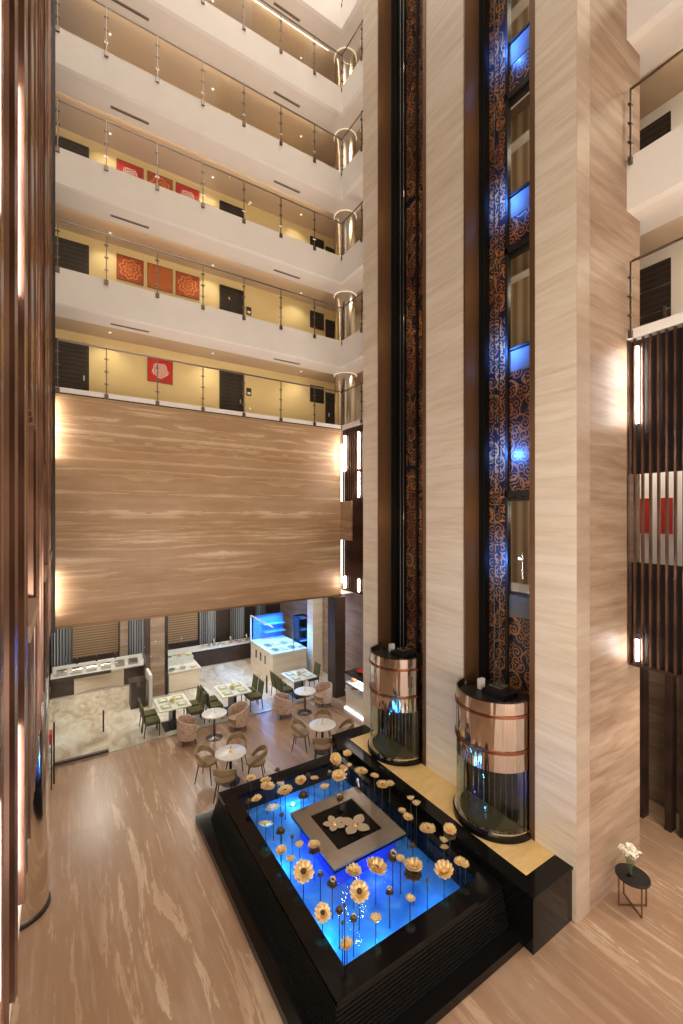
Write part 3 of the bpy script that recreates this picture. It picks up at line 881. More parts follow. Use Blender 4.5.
# underwater lamps
def pool_lamp(x, y, e, col, label):
    t = thing('pool_lamp', label, 'lamp', (x, y, .3405), 0, 'underwater pool lamps')
    MB().lathe([(.07, 0), (.07, .03), (.055, .035)], 16).build('housing', 'steel', t, True)
    MB().lathe([(.045, .0355), (.04, .042)], 16).build('lens', emit('pool lens', col, 6), t)
    light('pool_lamp_glow', 'POINT', (x, y, .54), e, col, .05)
FX0, FX1, FY0, FY1 = 3.84, 5.42, 6.17, 7.83
BL = (.07, .50, 1.0)
pool_lamp(3.24, 5.6, 22, BL, 'underwater lamp against the lobby-side wall near the front corner')
pool_lamp(3.24, 7.2, 22, BL, 'underwater lamp halfway along the lobby-side wall of the pool')
pool_lamp(4.28, 8.62, 14, (.12, .55, 1.0), 'bright underwater lamp between the centrepiece and the cafe-side rim')
pool_lamp(3.9, 4.91, 22, BL, 'underwater lamp against the front wall near the front corner')
pool_lamp(5.1, 4.91, 12, BL, 'underwater lamp against the front wall near the ledge')
# square centrepiece
t = thing('square_centrepiece', 'square black and grey metal basin standing in the middle of the pool', 'centrepiece', (0, 0, .34))
zc0, zc1 = .36, .44
MB().box(FX0 + .14, FX1 - .14, FY0 + .14, FY1 - .14, 0, zc0).build('pedestal', mat('deep blue glazed tile', (.03, .06, .55), .4), t)
mb = MB()
IX0, IX1, IY0, IY1 = 4.13, 5.12, 6.5, 7.54
mb.box(FX0, IX0, FY0, FY1, zc0 + .05, zc1); mb.box(IX1, FX1, FY0, FY1, zc0 + .05, zc1)
mb.box(IX0, IX1, FY0, IY0, zc0 + .05, zc1); mb.box(IX0, IX1, IY1, FY1, zc0 + .05, zc1)
mb.build('border_frame', 'frame_grey', t)
MB().box(FX0 + .005, FX1 - .005, FY0 + .005, FY1 - .005, zc0, zc0 + .05).build('base_slab', 'black', t)
MB().box(IX0, IX1, IY0, IY1, zc0 + .05, zc0 + .062).build('inner_basin', 'black', t)
for (x, y, e) in ((4.63, 6.05, 6), (3.72, 7.0, 6)):
    light('centrepiece_glow', 'POINT', (x, y, .5), e, (.05, .08, 1.0), .03)
# gilded ornament in the basin
def petal_ornament(x, y, r, n, label, rz):
    t = thing('gold_ornament', label, 'ornament', (x, y, .34 + zc0 + .062), rz, 'gold ornaments in the centrepiece')
    for k in range(n):
        a = 2 * PI * k / n
        rings = []
        for i in range(7):
            u = i / 6; d = .05 + r * u; wd = r * .43 * math.sin(PI * min(1, .12 + u * .86)) ** .7
            h = .012 + .018 * u
            dx, dy = math.cos(a), math.sin(a)
            rings.append([(dx * d - dy * wd * q, dy * d + dx * wd * q, h - .008 * (1 - q * q) + zz) for q, zz in ((-1, 0), (0, 0), (1, 0), (1, .006), (0, .006), (-1, .006))])
        MB().rings(rings).build('petal', 'dullgold', t, True)
    MB().lathe([(.01, 0), (.05, .005), (.04, .025), (.01, .035)], 12).build('flower_centre', 'gold', t, True)
petal_ornament(4.74, 6.86, .25, 4, 'broad four-petal gold ornament in the centrepiece basin', .5)
petal_ornament(4.42, 7.10, .17, 5, 'smaller crumpled gold ornament beside the four-petal one in the basin', .2)

# ---- metal flowers
def bloom_mesh(name, layers, m, rim_lift=.25, seed=0):
    """unit-diameter open bloom: layered curved petals joined at the middle"""
    rnd = random.Random(seed)
    bm = MB()
    for (n, r, lift, ph) in layers:
        for k in range(n):
            a = 2 * PI * (k + ph) / n + rnd.uniform(-.06, .06)
            wmax = r * PI / n * .98; rings = []
            rl = r * rnd.uniform(.93, 1.05); ll = lift * rnd.uniform(.85, 1.15)
            for i in range(6):
                u = i / 5; d = rl * (.05 + .95 * u)
                wd = wmax * (.22 + .95 * math.sin(PI * (.04 + .80 * u)) ** .9) * (.50 if i == 5 else 1)
                z = ll * u ** 1.5
                dx, dy = math.cos(a), math.sin(a)
                row = []
                for q, th in ((-1, 0), (0, 0), (1, 0), (1, 1), (0, 1), (-1, 1)):
                    row.append((dx * d - dy * wd * q, dy * d + dx * wd * q, z + .05 * q * q * r + .012 * th))
                rings.append(row)
            bm.rings(rings)
    bmesh.ops.recalc_face_normals(bm.bm, faces=bm.bm.faces)
    me = bpy.data.meshes.new(name); bm.bm.to_mesh(me); bm.bm.free()
    for p in me.polygons: p.use_smooth = True
    me.materials.append(M[m]); return me
def lathe_mesh(name, prof, m, seg=14):
    bm = MB().lathe(prof, seg); bmesh.ops.recalc_face_normals(bm.bm, faces=bm.bm.faces)
    me = bpy.data.meshes.new(name); bm.bm.to_mesh(me); bm.bm.free()
    for p in me.polygons: p.use_smooth = True
    me.materials.append(M[m]); return me
ME = {
    'open': bloom_mesh('open_petals', [(13, .5, .13, 0), (11, .40, .22, .5), (8, .26, .26, .2)], 'goldpaint', seed=1),
    'open2': bloom_mesh('open_petals', [(12, .5, .20, 0), (10, .39, .29, .5), (7, .24, .31, .1)], 'goldpaint', seed=2),
    'cup': bloom_mesh('cup_petals', [(10, .48, .34, 0), (8, .36, .32, .5)], 'goldpaint', seed=3),
    'bud': bloom_mesh('bud_petals', [(9, .40, .55, 0), (7, .28, .5, .5)], 'goldpaint', seed=4),
    'calyx': bloom_mesh('calyx_sepals', [(9, .50, -.12, 0), (8, .40, .10, .5)], 'darkgold', seed=5),
    'centre': lathe_mesh('bloom_centre', [(.01, -.04), (.12, .0), (.13, .06), (.08, .11), (.01, .12)], 'darkgold'),
    'centregold': lathe_mesh('bloom_centre', [(.01, -.04), (.12, .0), (.13, .06), (.08, .11), (.01, .12)], 'gold'),
    'knob': lathe_mesh('bud_knob', [(.02, -.2), (.30, -.10), (.38, .08), (.26, .28), (.05, .36)], 'darkgold'),
    'stem': lathe_mesh('stem', [(.008, 0), (.008, 1)], 'stem', 6),
    'pod': lathe_mesh('seed_pod', [(.05, -.9), (.5, -.25), (.42, .3), (.1, .5)], 'darkgold', 10),
}
def ray(u, v, z):
    a = (u - 341.5) / F; k = (517 - v) / F
    d = (z - 6.7) / k
    return (d * (math.sin(TH) + a * math.cos(TH)), d * (math.cos(TH) - a * math.sin(TH)), d)
FL = [
 (250.9, 779.3, 9, 'O', 'small gold flower over the cafe-side black rim near the round table chairs'),
 (265.7, 781.5, 11, 'O', 'pale gold flower half hidden behind a larger one near the cafe-side corner'),
 (267.3, 788, 14, 'O', 'large pale gold flower in front of another near the cafe-side corner'),
 (280.6, 785.2, 7, 'C', 'small gold cup flower tucked behind the large flower near the cafe-side rim'),
 (285.4, 792.1, 15, 'O', 'large peach gold flower between the centrepiece and the cafe-side corner'),
 (248.8, 800.9, 6, 'B', 'dark bud at the outer edge of the lobby-side corner of the pool'),
 (257, 800.3, 10, 'O', 'pale gold flower touching a dark bud at the lobby-side corner'),
 (273.4, 811.1, 15, 'T', 'wide tilted orange gold flower off the lobby corner of the centrepiece'),
 (281.6, 814.2, 5, 'B', 'tiny dark bud under the wide tilted flower'),
 (265.7, 827, 14, 'T', 'tilted gold flower against the lobby-side rim, first large one along it'),
 (280.6, 830.1, 9, 'B', 'dark bronze bud beside the tilted flower at the lobby-side rim'),
 (301.1, 781.9, 11, 'O', 'white-lit flower above the brightest underwater lamp'),
 (277.5, 769.6, 6, 'B', 'dark bud standing highest against the cafe-side rim'),
 (303.2, 794.4, 10, 'B', 'spiky dark bud just before the brightest underwater lamp'),
 (308.3, 774.5, 5, 'B', 'tiny dark bud behind the brightest underwater lamp'),
 (314.3, 779.1, 8, 'O', 'small flat gold flower beside the brightest underwater lamp'),
 (324.7, 788.3, 9, 'C', 'small gold cup flower beside the cafe edge of the centrepiece'),
 (335, 760.1, 12, 'T', 'large tilted gold flower at the cafe-side rim towards the ledge'),
 (347.3, 754.5, 8, 'O', 'gold flower in the corner between the cafe-side rim and the ledge'),
 (338.9, 777, 14, 'O', 'large bright gold flower behind the cafe corner of the centrepiece'),
 (343.2, 769.5, 9, 'O', 'pale flower behind the large bright one at the centrepiece cafe corner'),
 (349.3, 765.7, 5, 'C', 'tiny gold bud cup in the dark water near the cafe end of the ledge'),
 (329.8, 773.1, 5, 'B', 'tiny dark bud left of the large bright flower behind the centrepiece'),
 (339.8, 797.5, 7, 'B', 'dark bud rising inside the centrepiece basin near its cafe edge'),
 (361.2, 772.8, 13, 'O', 'round pale gold flower close to the ledge below the farther lift'),
 (374.5, 776.8, 9, 'O', 'small gold flower beside the round pale one below the farther lift'),
 (382.2, 786, 12, 'O', 'large gold flower of the touching twin below the farther lift'),
 (389.8, 785.3, 9, 'O', 'smaller gold flower of the touching twin below the farther lift'),
 (410.9, 799.3, 7, 'C', 'dull closed cup behind another one beside the ledge'),
 (416.5, 804.4, 8, 'C', 'dull closed cup in front of another one beside the ledge'),
 (402.1, 811.6, 8, 'O', 'upper gold flower of the touching twin off the lift corner of the centrepiece'),
 (407.8, 818.8, 10, 'O', 'lower gold flower of the touching twin off the lift corner of the centrepiece'),
 (427.7, 830.7, 16, 'O', 'largest gold flower near the ledge between the two lifts'),
 (412.7, 844.9, 6, 'B', 'small dark bud alone in open water off the lift corner'),
 (281.4, 852, 11, 'O', 'orange gold flower at the lobby-side rim, below the dark bud'),
 (290.6, 860.7, 9, 'C', 'small gold cup flower just above the largest lobby-side flower'),
 (299.8, 845.9, 8, 'C', 'small pale cup near the lobby edge of the centrepiece'),
 (292.1, 836.6, 4, 'S', 'bare dark stalk near the lobby edge of the centrepiece'),
 (303.4, 872.5, 20, 'F', 'largest gold flower facing outward at the lobby-side rim, dark centred'),
 (314.2, 847.9, 12, 'G', 'gold topped flower with dark calyx overlapping the centrepiece lobby edge'),
 (320.4, 873.6, 6, 'B', 'small dark bud beside the largest lobby-side flower'),
 (332.2, 882.3, 10, 'B', 'brown bud on a tall stem under the front corner of the centrepiece'),
 (353.7, 873, 15, 'O', 'large gold flower just below the front corner of the centrepiece'),
 (359.3, 892.5, 19, 'F', 'biggest gold flower in the middle of the front water'),
 (322.6, 913.5, 16, 'F', 'large gold flower at the lobby-side rim closest to the front corner'),
 (339.3, 909.4, 8, 'B', 'dark bud with spiky sepals right of the front lobby-side flower'),
 (342.4, 922.2, 4, 'S', 'slim dark pod below the spiky dark bud'),
 (353.7, 917.6, 7, 'B', 'round dark bud below the biggest middle flower'),
 (375.8, 869.5, 20, 'O', 'wide flat gold flower below the front edge of the centrepiece'),
 (392.7, 855.6, 10, 'B', 'dark bud with pale top against the centrepiece front edge'),
 (400.4, 859.7, 8, 'C', 'small pink gold cup touching the pale topped bud'),
 (413.2, 870, 18, 'G', 'tall gold flower with a large dark calyx in the open front water'),
 (389.6, 891, 8, 'B', 'dark bud on a thick upright stem in the front water'),
 (410.1, 900.2, 9, 'C', 'small orange cup below the tall dark calyx flower'),
 (427.5, 880.2, 4, 'S', 'thin bare stalk near the front rim towards the ledge'),
 (375.8, 920.7, 11, 'C', 'gold cup flower nearest the middle of the front rim'),
 (449.7, 831.8, 12, 'G', 'spiky gold flower close under the nearer lift'),
 (443.6, 841.5, 8, 'C', 'pinkish cup below the spiky flower near the nearer lift'),
 (444.6, 848.2, 8, 'O', 'small pale flower lowest of three near the nearer lift'),
 (460, 862.5, 11, 'O', 'larger gold flower of the twin at the ledge end of the front rim'),
 (465.5, 865.6, 8, 'C', 'smaller gold cup of the twin at the ledge end of the front rim'),
 (444.1, 872.3, 18, 'O', 'large open gold flower near the ledge end of the front rim'),
 (347, 946.4, 12, 'C', 'gold cup flower in the front corner of the pool, nearest the camera'),
 (336.3, 938.2, 4, 'S', 'slim dark pod at the front corner of the pool'),
]
GX0, GX1, GY0, GY1 = FX0 - .02, FX1 + .02, FY0 - .02, FY1 + .02
rf = random.Random(3)
def child(name, me, parent, loc=(0, 0, 0), sc=1.0, rot=(0, 0, 0)):
    o = bpy.data.objects.new(name, me); COL.objects.link(o); o.parent = parent
    o.location = loc; o.scale = sc if isinstance(sc, tuple) else (sc, sc, sc); o.rotation_euler = rot
    return o
for (u, v, dpx, kd, label) in FL:
    z = .92
    while z < 1.5:
        x, y, d = ray(u, v, z)
        if WX0 + .03 < x < WX1 - .03 and WY0 + .03 < y < WY1 - .03: break
        z += .01
    x = min(max(x, WX0 + .03), WX1 - .03); y = min(max(y, WY0 + .03), WY1 - .03)
    base = .3405
    if GX0 < x < GX1 and GY0 < y < GY1:
        if IX0 + .02 < x < IX1 - .02 and IY0 + .02 < y < IY1 - .02: base = .34 + zc0 + .062
        else:
            while z < 1.4:
                z += .01; x, y, d = ray(u, v, z)
                if not (GX0 < x < GX1 and GY0 < y < GY1): break
    s = dpx * d / F * 1.08
    name = {'B': 'metal_bud', 'S': 'metal_pod'}.get(kd, 'metal_flower')
    t = thing(name, label, 'flower sculpture', (x, y, base), rf.uniform(0, 6.28), {'metal_bud': 'metal buds in the pool', 'metal_pod': 'metal pods in the pool'}.get(name, 'metal flowers in the pool'))
    h = z - base
    stem = child('stem', ME['stem'], t, (0, 0, 0), (1, 1, h))
    tilt = (rf.uniform(-.22, .22), rf.uniform(-.22, .22), 0)
    # heads that lean towards the lobby are turned in the thing's own axes
    az = math.atan2(-y, -x) - t.rotation_euler[2]
    def lean(a): return (Matrix.Rotation(az, 3, 'Z') @ Matrix.Rotation(a, 3, 'Y')).to_euler()
    if kd == 'O':
        child('petals', ME['open' if rf.random() < .5 else 'open2'], t, (0, 0, h), s, tilt)
        child('bloom_centre', ME['centregold' if rf.random() < .6 else 'centre'], t, (0, 0, h + .06 * s), s, tilt)
    elif kd == 'F':
        child('petals', ME['open'], t, (0, 0, h), s, lean(.45)); child('bloom_centre', ME['centre'], t, (0, 0, h + .05 * s), s, lean(.45))
    elif kd == 'T':
        e = (rf.uniform(.5, .7), rf.uniform(-.5, .5), 0)
        child('petals', ME['open2'], t, (0, 0, h), s, e); child('bloom_centre', ME['centregold'], t, (0, 0, h + .05 * s), s, e)
    elif kd == 'C':
        child('petals', ME['cup'], t, (0, 0, h - .1 * s), s * 1.05, tilt); child('bloom_centre', ME['centregold'], t, (0, 0, h), s, tilt)
    elif kd == 'G':
        child('petals', ME['open2'], t, (0, 0, h + .08 * s), s, tilt); child('bloom_centre', ME['centregold'], t, (0, 0, h + .14 * s), s, tilt)
        child('calyx', ME['calyx'], t, (0, 0, h - .14 * s), s * .95, tilt)
    elif kd == 'B':
        child('calyx', ME['calyx'], t, (0, 0, h - .08 * s), s, tilt); child('bud_knob', ME['knob'], t, (0, 0, h), s * .9, tilt)
        if rf.random() < .6: child('petals', ME['bud'], t, (0, 0, h - .05 * s), s * .75, tilt)
    else:
        child('seed_pod', ME['pod'], t, (0, 0, h), s * .8, tilt)

# ------------------------------------------------------------------ furniture
def round_table(name, x, y, r, label, grp, pedestal='rail'):
    t = thing(name, label, 'table', (x, y, 0), 0, grp)
    MB().lathe([(r - .012, .715), (r, .722), (r, .742), (r - .01, .75)], 36).build('table_top', 'whitestone', t, True)
    MB().lathe([(.035, .03), (.035, .715)], 16).build('pedestal', pedestal, t, True)
    MB().lathe([(.24, 0), (.24, .015), (.06, .035), (.035, .05)], 28).build('base', pedestal, t, True)
    return t
def leg(mbp, p0, p1, r0, r1, parent, m): MB().tube([p0, p1], [r0, r1], 8).build('leg', m, parent, True)

def cafe_chair():
    t = thing('cafe_armchair', '', 'chair', (0, 0, 0), 0, 'armchairs round the atrium tables')
    MB().lathe([(.20, .43), (.24, .44), (.25, .47), (.24, .495), (.20, .505)], 28).build('seat', 'taupe', t, True)
    A = math.radians(118)
    zc = lambda t_: .725 - .25 * abs(2 * t_ - 1) ** 2.6
    hh = lambda t_: .085 - .035 * abs(2 * t_ - 1)
    rr = lambda t_: .275 - .02 * abs(2 * t_ - 1)
    MB().arcwall((0, 0), lambda q: rr(q) - .022, lambda q: rr(q) + .016, -PI / 2 - A, -PI / 2 + A, lambda q: zc(q) - hh(q), lambda q: zc(q) + hh(q), 28).build('backrest', 'taupe', t, True)
    for sx in (-1, 1):
        for sy in (-1, 1):
            leg(None, (sx * .16, sy * .15, .435), (sx * .225, sy * .22, 0), .017, .010, t, 'blackmetal')
    return t
def tub_chair():
    t = thing('tub_armchair', '', 'chair', (0, 0, 0), 0, 'patterned tub armchairs by the glass')
    A = math.radians(128)
    MB().arcwall((0, 0), lambda q: .30, lambda q: .335, -PI / 2 - A, -PI / 2 + A, .20, lambda q: .76 - .16 * abs(2 * q - 1) ** 2, 32).build('shell', 'wicker', t, True)
    MB().lathe([(.20, .17), (.295, .20), (.295, .23)], 28).build('shell_base', 'wicker', t, True)
    MB().lathe([(.26, .32), (.292, .34), (.292, .41), (.25, .43)], 28).build('seat_cushion', 'tan_leather', t, True)
    MB().lathe([(.285, .231), (.285, .32)], 28).build('seat_frame', 'wicker', t, True)
    for sx in (-1, 1):
        for sy in (-1, 1): leg(None, (sx * .15, sy * .15, .19), (sx * .19, sy * .19, 0), .016, .012, t, 'blackmetal')
    return t
def dining_chair():
    t = thing('dining_chair', '', 'chair', (0, 0, 0), 0, 'green dining chairs in the restaurant')
    MB().box(-.21, .21, -.21, .21, .43, .49).bevel(.02).build('seat_pad', 'olive', t)
    mb = MB(); mb.box(-.21, .21, -.21, -.18, .38, .43).box(-.21, .21, .18, .21, .38, .43).box(-.21, -.18, -.18, .18, .38, .43).box(.18, .21, -.18, .18, .38, .43)
    mb.build('seat_frame', 'darkwood', t)
    R = Matrix.Rotation(math.radians(8), 4, 'X')
    MB().box(-.20, .20, -.035, .01, .06, .50, Matrix.Translation((0, -.20, .45)) @ R).bevel(.015).build('backrest', 'olive', t)
    for sx in (-1, 1):
        leg(None, (sx * .19, .19, .43), (sx * .19, .19, 0), .018, .014, t, 'darkwood')
        leg(None, (sx * .20, -.20, .43), (sx * .20, -.25, 0), .018, .014, t, 'darkwood')
        MB().tube([(sx * .205, -.20, .40), (sx * .205, -.285, .96)], .016, 8).build('back_post', 'darkwood', t, True)
    return t

CH = cafe_chair(); TC = tub_chair(); DC = dining_chair()
first = set()
def place(proto, x, y, face, label):
    """chair's front (+Y) points towards angle `face` (radians, world)"""
    rz = face - PI / 2
    if proto.name not in first:
        first.add(proto.name); proto.location = (x, y, 0); proto.rotation_euler = (0, 0, rz); proto['label'] = label
        return proto
    return dup(proto, label, (x, y, 0), rz)
for (tx, ty, lab, offs) in ((3.59, 10.74, 'near the pool corner', ['beside the pool rim', 'towards the open lobby', 'towards the restaurant', 'on the lift side']),
                           (6.28, 10.74, 'behind the lift ledge', ['against the pool end', 'towards the lobby', 'towards the restaurant', 'against the ledge'])):
    round_table('cafe_table', tx, ty, .385, f'round white table with four taupe armchairs {lab}', 'round tables in the atrium', 'blackmetal')
    for k, deg in enumerate((240, 140, 58, -25)):
        a = math.radians(deg); r = .63
        place(CH, tx + r * math.cos(a), ty + r * math.sin(a), a + PI, f'taupe armchair {offs[k]} at the round table {lab}')
    t = thing('table_ornament', f'small brass bud vase on the round table {lab}', 'vase', (tx, ty, .75), 0, 'brass bud vases')
    MB().lathe([(.03, 0), (.035, .02), (.02, .07), (.012, .09)], 14).build('vase_body', 'gold', t, True)
    MB().tube([(0, 0, .085), (.005, 0, .15)], .008, 6).build('stem', 'leafgreen', t)
for (tx, ty, lab) in ((3.89, 13.15, 'nearer the fin screen'), (7.0, 13.15, 'nearer the dark post')):
    round_table('bistro_table', tx, ty, .37, f'round white pedestal table by the glass wall, {lab}', 'pedestal tables by the glass')
    place(TC, tx - .72, ty + .12, math.radians(-10), f'patterned tub armchair, fin side of the pedestal table {lab}')
    place(TC, tx + .78, ty + .12, math.radians(188), f'patterned tub armchair, lift side of the pedestal table {lab}')
    t = thing('table_ornament', f'tiny glass bud vase on the pedestal table {lab}', 'vase', (tx, ty, .75), 0, 'tiny bud vases')
    MB().lathe([(.022, 0), (.025, .03), (.012, .08)], 12).build('vase_body', 'white', t, True)
    MB().tube([(0, 0, .075), (0, .006, .13)], .007, 6).build('stem', 'red', t)
for (x0, x1, y0, y1, lab) in ((2.5, 3.45, 14.08, 15.2, 'by the stone pillar'), (4.45, 5.45, 14.08, 15.2, 'in the middle of the restaurant'), (7.0, 8.0, 14.08, 15.1, 'beside the blue display')):
    cx, cy = (x0 + x1) / 2, (y0 + y1) / 2
    t = thing('dining_table', f'white rectangular dining table set with green placemats {lab}', 'table', (cx, cy, 0), 0, 'white dining tables')
    hx, hy = (x1 - x0) / 2, (y1 - y0) / 2
    MB().box(-hx, hx, -hy, hy, .715, .75).bevel(.008, 1).build('table_top', 'whitestone', t)
    MB().box(-.05, .05, -.3, .3, .03, .715).build('pedestal', 'blackmetal', t)
    MB().box(-.28, .28, -.36, .36, 0, .03).build('base_plate', 'blackmetal', t)
    for sx in (-1, 1):
        for sy in (-1, 1):
            o = MB().box(-.15, .15, -.19, .19, 0, .006).bevel(.002, 1).build('placemat', 'placemat', None, False, (cx + sx * hx * .5, cy + sy * hy * .48, .75))
            tag(o, f'sage placemat, {["lobby", "lift"][sx > 0]} {["glass", "buffet"][sy > 0]} corner of the table {lab}', 'placemat', f'placemats on the table {lab}')
            pl = MB().lathe([(.05, 0), (.09, .006), (.10, .014)], 20).build('plate', 'white', None, True, (cx + sx * hx * .5, cy + sy * hy * .48, .756))
            tag(pl, f'white plate, {["lobby", "lift"][sx > 0]} {["glass", "buffet"][sy > 0]} corner of the table {lab}', 'plate', f'plates on the table {lab}')
    t = thing('centre_flowers', f'low yellow-green flower bowl in the middle of the table {lab}', 'flowers', (cx, cy, .75), 0, 'flower bowls on dining tables')
    MB().lathe([(.05, 0), (.07, .04), (.065, .05)], 16).build('bowl', 'white', t, True)
    me = bloom_mesh('flower_petals', [(9, .11, .02, 0), (8, .085, .05, .5), (6, .05, .07, 0)], 'yellowish', seed=9)
    child('flower', me, t, (0, 0, .05))
    for k, (dx, dy, fc) in enumerate(((-hx - .18, .25, 0), (-hx - .18, -.28, 0), (hx + .18, .25, PI), (hx + .18, -.28, PI))):
        if lab == 'beside the blue display' and k == 3: continue
        place(DC, cx + dx, cy + dy, fc, f'green dining chair, {["lobby", "lobby", "lift", "lift"][k]} {["buffet", "glass"][k % 2]} corner of the table {lab}')

# side table with vase beside the tower
t = thing('side_table', 'small round black side table with thin bronze legs beside the stone tower', 'table', (8.26, 3.55, 0), .2)
MB().lathe([(.255, .50), (.26, .505), (.26, .53), (.255, .535)], 40).build('table_top', 'blackmetal', t, True)
for k in range(4):
    a = PI / 4 + k * PI / 2
    MB().box(-.011, .011, -.011, .011, .0, .50, Matrix.Translation((.235 * math.cos(a), .235 * math.sin(a), 0))).build('leg', 'bronze', t)
MB().box(-.23, .23, -.011, .011, .0, .02, Matrix.Rotation(PI / 4, 4, 'Z')).build('cross_bar', 'bronze', t)
MB().box(-.23, .23, -.011, .011, .0, .02, Matrix.Rotation(-PI / 4, 4, 'Z')).build('cross_bar', 'bronze', t)
t = thing('flower_vase', 'clear glass vase of white flowers on the black side table', 'vase', (8.22, 3.57, .535), 0)
MB().rings([[(r * math.cos(2 * PI * i / 20), r * math.sin(2 * PI * i / 20), z) for i in range(20)] for r, z in
            ((.05, 0), (.05, .02), (.062, .15), (.07, .24), (.064, .24), (.056, .15), (.044, .025))]).build('vase_body', 'vase', t, True)
rv = random.Random(11)
pet = bloom_mesh('blossom_petals', [(6, .055, .012, 0), (5, .035, .028, .5)], 'petalwhite', seed=12)
for k in range(13):
    a = k * 2.4; r = .03 + .11 * rv.random(); zt = .29 + .20 * rv.random()
    p = (r * 1.25 * math.cos(a), r * 1.25 * math.sin(a), zt)
    MB().tube([(.02 * math.cos(a), .02 * math.sin(a), .04), (.035 * math.cos(a), .035 * math.sin(a), .22), p], .003, 5).build('stem', 'leafgreen', t)
    child('blossom', pet, t, p, 1.0, (rv.uniform(-.5, .5), rv.uniform(-.5, .5), a))

# ------------------------------------------------------------------ restaurant
GY = 13.93
xs = [XL, 1.12, 2.75, 4.4, 6.05, 7.4, 8.48]
for i, (a, b) in enumerate(zip(xs, xs[1:])):
    f = struct(MB().box(a + .006, b - .006, GY - .006, GY + .006, .05, 3.72), f'window_{30+i}', 'glass')
    MB().box(a + .006, b - .006, GY - .02, GY + .02, 0, .03).build('floor_channel', 'steel', f)
    if i == 0:
        MB().box(a + .01, b - .01, GY - .05, GY + .05, .03, .10).build('kick_rail', 'darkwood', f)
    if i in (0, 3):
        MB().box(b - .16, b - .12, GY - .06, GY - .006, .65, 1.25).build('door_handle', 'blackmetal', f)
# stone pillar and dark return
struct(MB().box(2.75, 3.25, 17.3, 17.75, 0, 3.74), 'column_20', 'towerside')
struct(MB().box(2.58, 2.75, 17.32, 17.75, 0, 3.74), 'trim_20', 'darkwood')
struct(MB().box(3.25, 3.36, 17.28, 17.45, 0, 3.74), 'trim_21', 'blackmetal')
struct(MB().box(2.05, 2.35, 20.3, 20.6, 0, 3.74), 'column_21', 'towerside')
struct(MB().box(9.0, 9.48, 16.2, 16.7, 0, 3.74), 'column_22', 'tower')
struct(MB().box(9.9, 10.4, 18.6, 19.2, 0, 3.74), 'column_23', 'tower')
# blinds and curtains
def blind(x0, x1, label):
    o = thing('window_blind', label, 'blind', ((x0 + x1) / 2, 20.55, 1.0), 0, 'bamboo window blinds')
    w2 = (x1 - x0) / 2
    MB().box(-w2, w2, -.012, .012, 0, 2.6).build('blind_slats', 'blind', o)
    MB().box(-w2 - .02, w2 + .02, -.04, .03, 2.6, 2.7).build('head_rail', 'darkwood', o)
    MB().box(-w2, w2, -.02, .02, -.05, 0).build('bottom_rail', 'darkwood', o)
blind(.36, 2.0, 'bamboo blind behind the chafing dishes next to the fin screen')
blind(3.7, 5.3, 'bamboo blind behind the island buffet')
def curtain(x0, x1, label):
    n = 26; rings = []
    mb = MB()
    top, bot = [], []
    pts = []
    for i in range(n + 1):
        x = x0 + (x1 - x0) * i / n
        pts.append((x - (x0 + x1) / 2, .05 * math.sin(i * PI / 2)))
    ring = [(x, y - .008) for x, y in pts] + [(x, y + .008) for x, y in reversed(pts)]
    mb.rings([[(x, y, 0) for x, y in ring], [(x, y, 3.5) for x, y in ring]])
    o = mb.build('curtain', 'curtain', None, False, ((x0 + x1) / 2, 20.40, .1))
    tag(o, label, 'curtain', 'grey curtains behind the buffets')
curtain(-.34, .34, 'grey pleated curtain in the restaurant corner next to the fin screen')
curtain(2.4, 3.35, 'grey pleated curtain on the pillar side of the first bamboo blind')
curtain(5.35, 6.1, 'grey curtain on the display side of the second bamboo blind')
curtain(6.8, 7.5, 'grey curtain behind the middle of the dark fronted buffet')
curtain(8.1, 8.6, 'grey curtain behind the blue display enclosure')

# buffet with chafing dishes (left)
t = thing('buffet_counter', 'curved buffet counter with pale stone front under the first bamboo blind', 'counter', (0, 0, 0))
MB().box(-.35, .38, 19.05, 19.7, .06, .72).build('dark_cabinet', 'darkwood', t)
MB().box(2.05, 2.85, 19.05, 19.7, .06, .72).build('dark_cabinet', 'darkwood', t)
mb = MB()
arc = [(.38 + 1.67 * k / 12, 19.02 + .22 * math.sin(PI * k / 12)) for k in range(13)]
mb.prism(arc + [(2.05, 19.6), (.38, 19.6)], .0, .70)
mb.build('stone_front', 'tower', t, True)
MB().box(-.36, 2.9, 18.98, 19.75, .72, .78).build('counter_top', 'whitestone', t)
MB().box(-.36, 2.9, 19.02, 19.72, 0, .06).build('toe_kick', 'steel', t)
MB().box(-.36, 1.6, 18.94, 18.98, .66, .78).build('wood_edge', 'darkwood', t)
MB().box(-.3, 2.8, 19.55, 19.75, .78, 1.0).build('raised_shelf', 'whitestone', t)

def chafing():
    t = thing('chafing_dish', '', 'chafing dish', (0, 0, 0), 0, 'chafing dishes on the curved buffet')
    MB().box(-.17, .17, -.12, .12, .05, .12).bevel(.02).build('pan', 'steel', t)
    rings = []
    mb = MB()
    for k in range(7):
        a = PI * k / 6
        rings.append([(x, .12 * math.cos(a), .125 + .10 * math.sin(a)) for x in (-.165, .165)])
    ring0 = [r[0] for r in rings]; ring1 = [r[1] for r in rings]
    mb.rings([ring0, ring1]).build('lid', 'chrome', t, True)
    for sx in (-1, 1):
        for sy in (-1, 1): MB().box(sx * .15 - .01, sx * .15 + .01, sy * .1 - .01, sy * .1 + .01, 0, .05).build('leg', 'steel', t)
    MB().tube([(-.06, -.115, .19), (-.04, -.15, .2), (.04, -.15, .2), (.06, -.115, .19)], .008, 6).build('handle', 'blackmetal', t)
    return t
CD = chafing(); CD.location = (.0, 19.25, .78)
wh = ['first', 'second', 'third', 'fourth', 'fifth', 'sixth']
CD['label'] = 'first chafing dish from the fin screen on the curved buffet'
